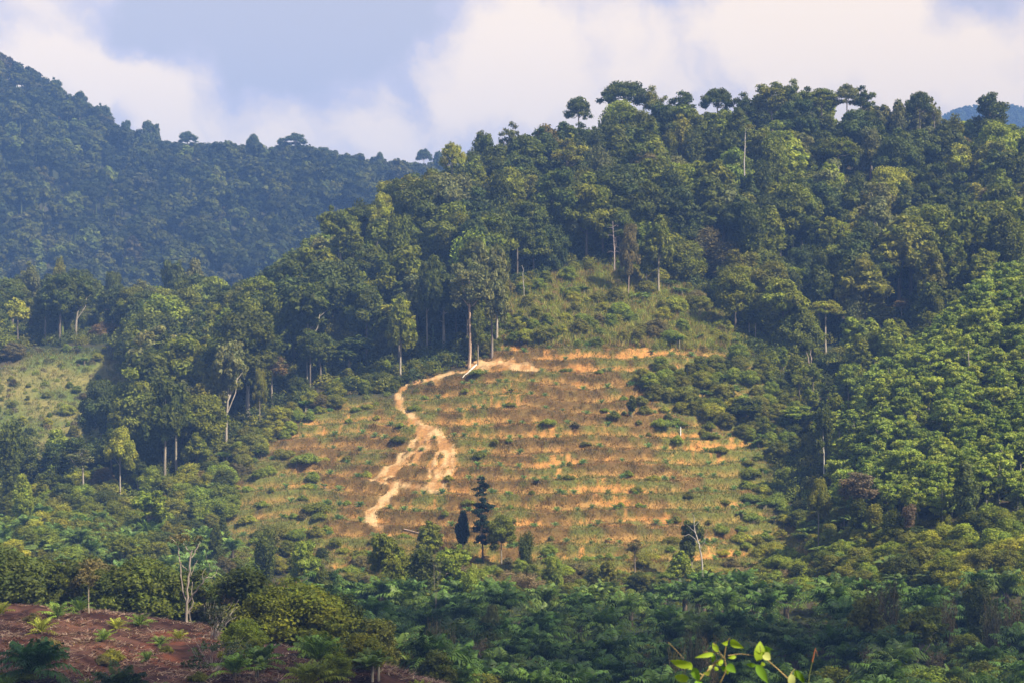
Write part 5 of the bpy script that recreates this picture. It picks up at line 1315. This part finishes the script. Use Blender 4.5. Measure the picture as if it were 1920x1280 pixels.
log('fallen_log', 'pale dead wood lying in the reed edge', (1195, 1078), (1208, 1080), .3, (.8, .78, .74))
# white marker post on the right terraces
x, y, z = hit(1276, 818, 440, 600); geo = Geo(); tube(geo, [(0, 0, -.3), (0, 0, 2.1), (0, 0, 2.2)], [.17, .16, .05], sides=8)
top = bpy.data.objects.new('post', geo.mesh('post', M_BARK)); top.location = (x, y, z); top.color = (.85, .82, .78, 1); COL.objects.link(top); top['label'] = 'short white post standing on the right terraces'; top['category'] = 'post'

# ------------------------------------------------------------------ the twig close to the camera
def leafy_twig():
    d = 9.0; sc = d / F; ox, oz = (1400 - 960) * sc, float(bil((1400 - 960) * sc, d))
    top = bpy.data.objects.new('leafy_twig', None); COL.objects.link(top); top.location = (ox, d, oz); top['label'] = 'sunlit yellow-green leafy twigs close up at the bottom edge'; top['category'] = 'twig'
    P = lambda u, v, dy=0: np.array([(u - 960) * sc - ox, dy, (HY - v) * sc - oz])
    rng = R_(77)
    def add(geo, name, col, mat):
        o = bpy.data.objects.new(name, geo.mesh('twig_' + name, mat)); o.parent = top; o.color = col + (1,); COL.objects.link(o)
    g0 = Geo()
    stems = [([(1330, 1420, .1), (1316, 1330, .05), (1300, 1290, 0), (1318, 1265, 0), (1340, 1245, .02), (1355, 1232, 0)], .004), ([(1318, 1265, 0), (1290, 1252, .03), (1272, 1240, .05)], .002), ([(1256, 1209, .1), (1270, 1222, .08), (1284, 1237, .05)], .0015),
             ([(1345, 1290, 0), (1362, 1255, 0), (1358, 1230, 0), (1362, 1205, 0), (1368, 1195, 0)], .0025), ([(1358, 1232, 0), (1340, 1222, .02), (1320, 1224, .04)], .0018), ([(1356, 1232, 0), (1345, 1215, .02), (1338, 1205, .02)], .0018), ([(1365, 1228, 0), (1390, 1226, .02), (1415, 1230, .03)], .0018),
             ([(1475, 1420, .0), (1480, 1320, 0), (1478, 1272, 0), (1460, 1255, .01), (1440, 1238, .02), (1428, 1225, .02), (1425, 1210, 0)], .003), ([(1478, 1272, 0), (1486, 1260, .02), (1492, 1254, .02)], .0018), ([(1345, 1290, 0), (1345, 1360, .05), (1330, 1420, .1)], .003)]
    for pts, r in stems:
        Q = np.array([P(*p) for p in pts]); m = len(Q); t = np.linspace(0, m - 1, m * 4); Q = np.stack([np.interp(t, np.arange(m), Q[:, k]) for k in range(3)], 1); tube(g0, Q, np.linspace(r * 1.2, r * .6, len(Q)), rng.uniform(.8, 1.2) * np.ones(3))
    add(g0, 'stem', (.42, .30, .12), M_BARK)
    L = [((1298, 1247), (1257, 1239), 9, 0), ((1298, 1255), (1283, 1243), 8, 0), ((1293, 1272), (1266, 1270), 9, 0), ((1300, 1250), (1312, 1275), 9, 1), ((1310, 1275), (1305, 1292), 9, 1), ((1338, 1224), (1301, 1229), 5, 0), ((1347, 1222), (1338, 1206), 6, 0), ((1337, 1225), (1336, 1243), 5, 1),
         ((1368, 1199), (1392, 1211), 8, 0), ((1364, 1202), (1351, 1202), 6, 0), ((1343, 1245), (1358, 1240), 6, 0), ((1345, 1250), (1340, 1256), 5, 0), ((1362, 1245), (1378, 1258), 9, 1), ((1362, 1248), (1366, 1265), 5, 0), ((1380, 1230), (1364, 1232), 4, 0), ((1352, 1250), (1362, 1258), 5, 1),
         ((1420, 1240), (1428, 1204), 12, 0), ((1418, 1244), (1438, 1278), 9, 1), ((1418, 1246), (1400, 1246), 5, 1), ((1430, 1225), (1445, 1236), 9, 2), ((1436, 1212), (1446, 1228), 5, 1), ((1428, 1228), (1424, 1218), 5, 0), ((1432, 1210), (1448, 1214), 3, 1), ((1432, 1240), (1426, 1248), 5, 0),
         ((1484, 1262), (1482, 1290), 8, 2), ((1491, 1257), (1504, 1274), 6, 0), ((1494, 1256), (1510, 1282), 6, 1), ((1320, 1262), (1330, 1252), 6, 2), ((1334, 1246), (1330, 1256), 4, 2)]
    for a, b, w, c in L:
        gl = Geo(); dy = rng.uniform(-.06, .06); A = P(a[0], a[1], dy * .3); B = P(b[0], b[1], dy); ax = B - A; ln = np.linalg.norm(ax); ax /= ln
        side = nrm(np.cross(ax, np.array([rng.uniform(-.35, .35), -1, rng.uniform(-.2, .2)]))); nn = np.cross(side, ax); s = np.linspace(0, 1, 9); prof = np.sin(np.pi * s ** .8) ** .8 * w * sc * (1 - .25 * s); prof[0] = prof[-1] = .0004
        mid = A + ax * ln * s[:, None] + nn * (np.sin(np.pi * s) * ln * .12)[:, None]; fold = nn * prof[:, None] * .35
        V = np.concatenate([mid - side * prof[:, None] + fold, mid, mid + side * prof[:, None] + fold]); Q = []
        for k in range(8): Q += [(k, k + 1, k + 10, k + 9), (k + 9, k + 10, k + 19, k + 18)]
        gl.quads(V, np.array(Q), np.tile(np.array([1, 1, 1.]), (16, 1)) * rng.uniform(.85, 1.15))
        me = gl.mesh('twig_leaf', M_LEAF, True); o = bpy.data.objects.new('leaf', me); o.parent = top; o.color = [(.30, .42, .035, 1), (.16, .30, .03, 1), (.45, .48, .16, 1)][c]; COL.objects.link(o)
leafy_twig()
d = 9.0; sc = d / F; bx = (1514 - 960) * sc; bz = float(bil(bx, d)); top = bpy.data.objects.new('dry_stalk', None); top.location = (bx, d, bz); COL.objects.link(top); top['label'] = 'single upright reddish stalk at the bottom edge right of the leafy twigs'; top['category'] = 'stalk'
for nm, pts, r, c in (('stem', [(1510, 1420), (1514, 1300), (1518, 1262), (1523, 1240)], .0025, (.20, .24, .06, 1)), ('tip', [(1523, 1240), (1526, 1226), (1529, 1214)], .0034, (.42, .14, .05, 1)), ('side_twig', [(1528, 1215), (1532, 1222), (1533, 1230)], .0012, (.45, .25, .12, 1))):
    geo = Geo(); tube(geo, np.array([((u - 960) * sc - bx, 0, (HY - v) * sc - bz) for u, v in pts]), np.linspace(r, r * .6, len(pts))); o = bpy.data.objects.new(nm, geo.mesh('stalk_' + nm, M_BARK)); o.parent = top; o.color = c; COL.objects.link(o)

# ------------------------------------------------------------------ labels that came out alike share a group; others lose it only if alone
ORD = ['leftmost', 'second', 'third', 'fourth', 'fifth', 'sixth', 'seventh', 'eighth', 'ninth', 'tenth', 'eleventh', 'twelfth']
def settle(key, words):
    seen = {}
    for o in THINGS: seen.setdefault(o['label'], []).append(o)
    for lab, os_ in seen.items():
        if len(os_) > 1: words(lab, sorted(os_, key=key))
scr = lambda o: (o.location.x / o.location.y, o.location.z / o.location.y)
def by_size(lab, os_):
    os_ = sorted(os_, key=lambda o: o.scale[2] * (1 + .2 * o.scale[0]) / o.location.y)
    if len(os_) == 2: os_[0]['label'] = 'smaller ' + lab; os_[1]['label'] = 'larger ' + lab
    else:
        k = len(os_) / 3
        for i, o in enumerate(os_): o['label'] = ('small ' if i < k else 'large ' if i >= 2 * k else 'middling ') + lab
def by_side(lab, os_):
    n_ = len(os_)
    for i, o in enumerate(os_):
        if n_ == 2: o['label'] = ('left-hand ', 'right-hand ')[i] + lab
        elif i == 0 or i == n_ - 1: o['label'] = ('leftmost ', 'rightmost ')[i > 0] + lab
        elif i < 12: o['label'] = lab + ', ' + ORD[i] + ' from left'
settle(lambda o: scr(o)[0], by_size)
settle(lambda o: scr(o)[0], by_side)

# ------------------------------------------------------------------ unseen thin cloud, added behind and right of the camera to shade the foreground
def cloud():
    rng = R_(202); h = 620.0; dx, dy = to_sun.x / to_sun.z * h, to_sun.y / to_sun.z * h; geo = Geo()
    for i in range(52):
        x, y = rng.uniform(-190, 150), rng.uniform(60, 360); r = rng.uniform(26, 60)
        y = min(y, 355 - r * .7)
        V, T = sphere(np.zeros(3), 1, rng); geo.tris(V * np.array([r, r, r * .35]) + np.array([x + dx, y + dy, h + rng.uniform(-12, 12)]), T, np.ones((len(T), 3)))
    m = bpy.data.materials.new('cloud'); m.use_nodes = True; nt = m.node_tree; nt.nodes.clear(); out = N(nt, 'ShaderNodeOutputMaterial')
    t = N(nt, 'ShaderNodeBsdfTransparent'); t.inputs['Color'].default_value = (.86, .87, .88, 1); d = N(nt, 'ShaderNodeBsdfDiffuse'); d.inputs['Color'].default_value = (.9, .9, .9, 1)
    mx = N(nt, 'ShaderNodeMixShader'); mx.inputs[0].default_value = .06; nt.links.new(t.outputs[0], mx.inputs[1]); nt.links.new(d.outputs[0], mx.inputs[2]); nt.links.new(mx.outputs[0], out.inputs[0])
    o = bpy.data.objects.new('cloud', geo.mesh('cloud', m, True)); COL.objects.link(o); o['kind'] = 'structure'
cloud()
# ------------------------------------------------------------------ haze: the air itself
def haze():
    x0, x1, y0, y1, z0, z1 = -3300, 3300, -230, 3900, float(GZ.min()) - 1.5, max(float(GZ.max()) + 32, 300)
    V = [(x, y, z) for z in (z0, z1) for x, y in ((x0, y0), (x1, y0), (x1, y1), (x0, y1))]
    Fc = [(0, 3, 2, 1), (4, 5, 6, 7), (0, 1, 5, 4), (1, 2, 6, 5), (2, 3, 7, 6), (3, 0, 4, 7)]
    me = bpy.data.meshes.new('haze'); me.from_pydata(V, [], Fc); me.update(); o = bpy.data.objects.new('haze', me); COL.objects.link(o); o['kind'] = 'stuff'
    m = bpy.data.materials.new('haze'); m.use_nodes = True; nt = m.node_tree; nt.nodes.clear(); out = N(nt, 'ShaderNodeOutputMaterial'); v = N(nt, 'ShaderNodeVolumePrincipled')
    v.inputs['Color'].default_value = (.23, .44, 1.0, 1); v.inputs['Density'].default_value = HAZE_D; v.inputs['Anisotropy'].default_value = -.2
    nt.links.new(v.outputs[0], out.inputs['Volume']); me.materials.append(m)
HAZE_D = .00029
haze()
print('objects', len(bpy.data.objects))
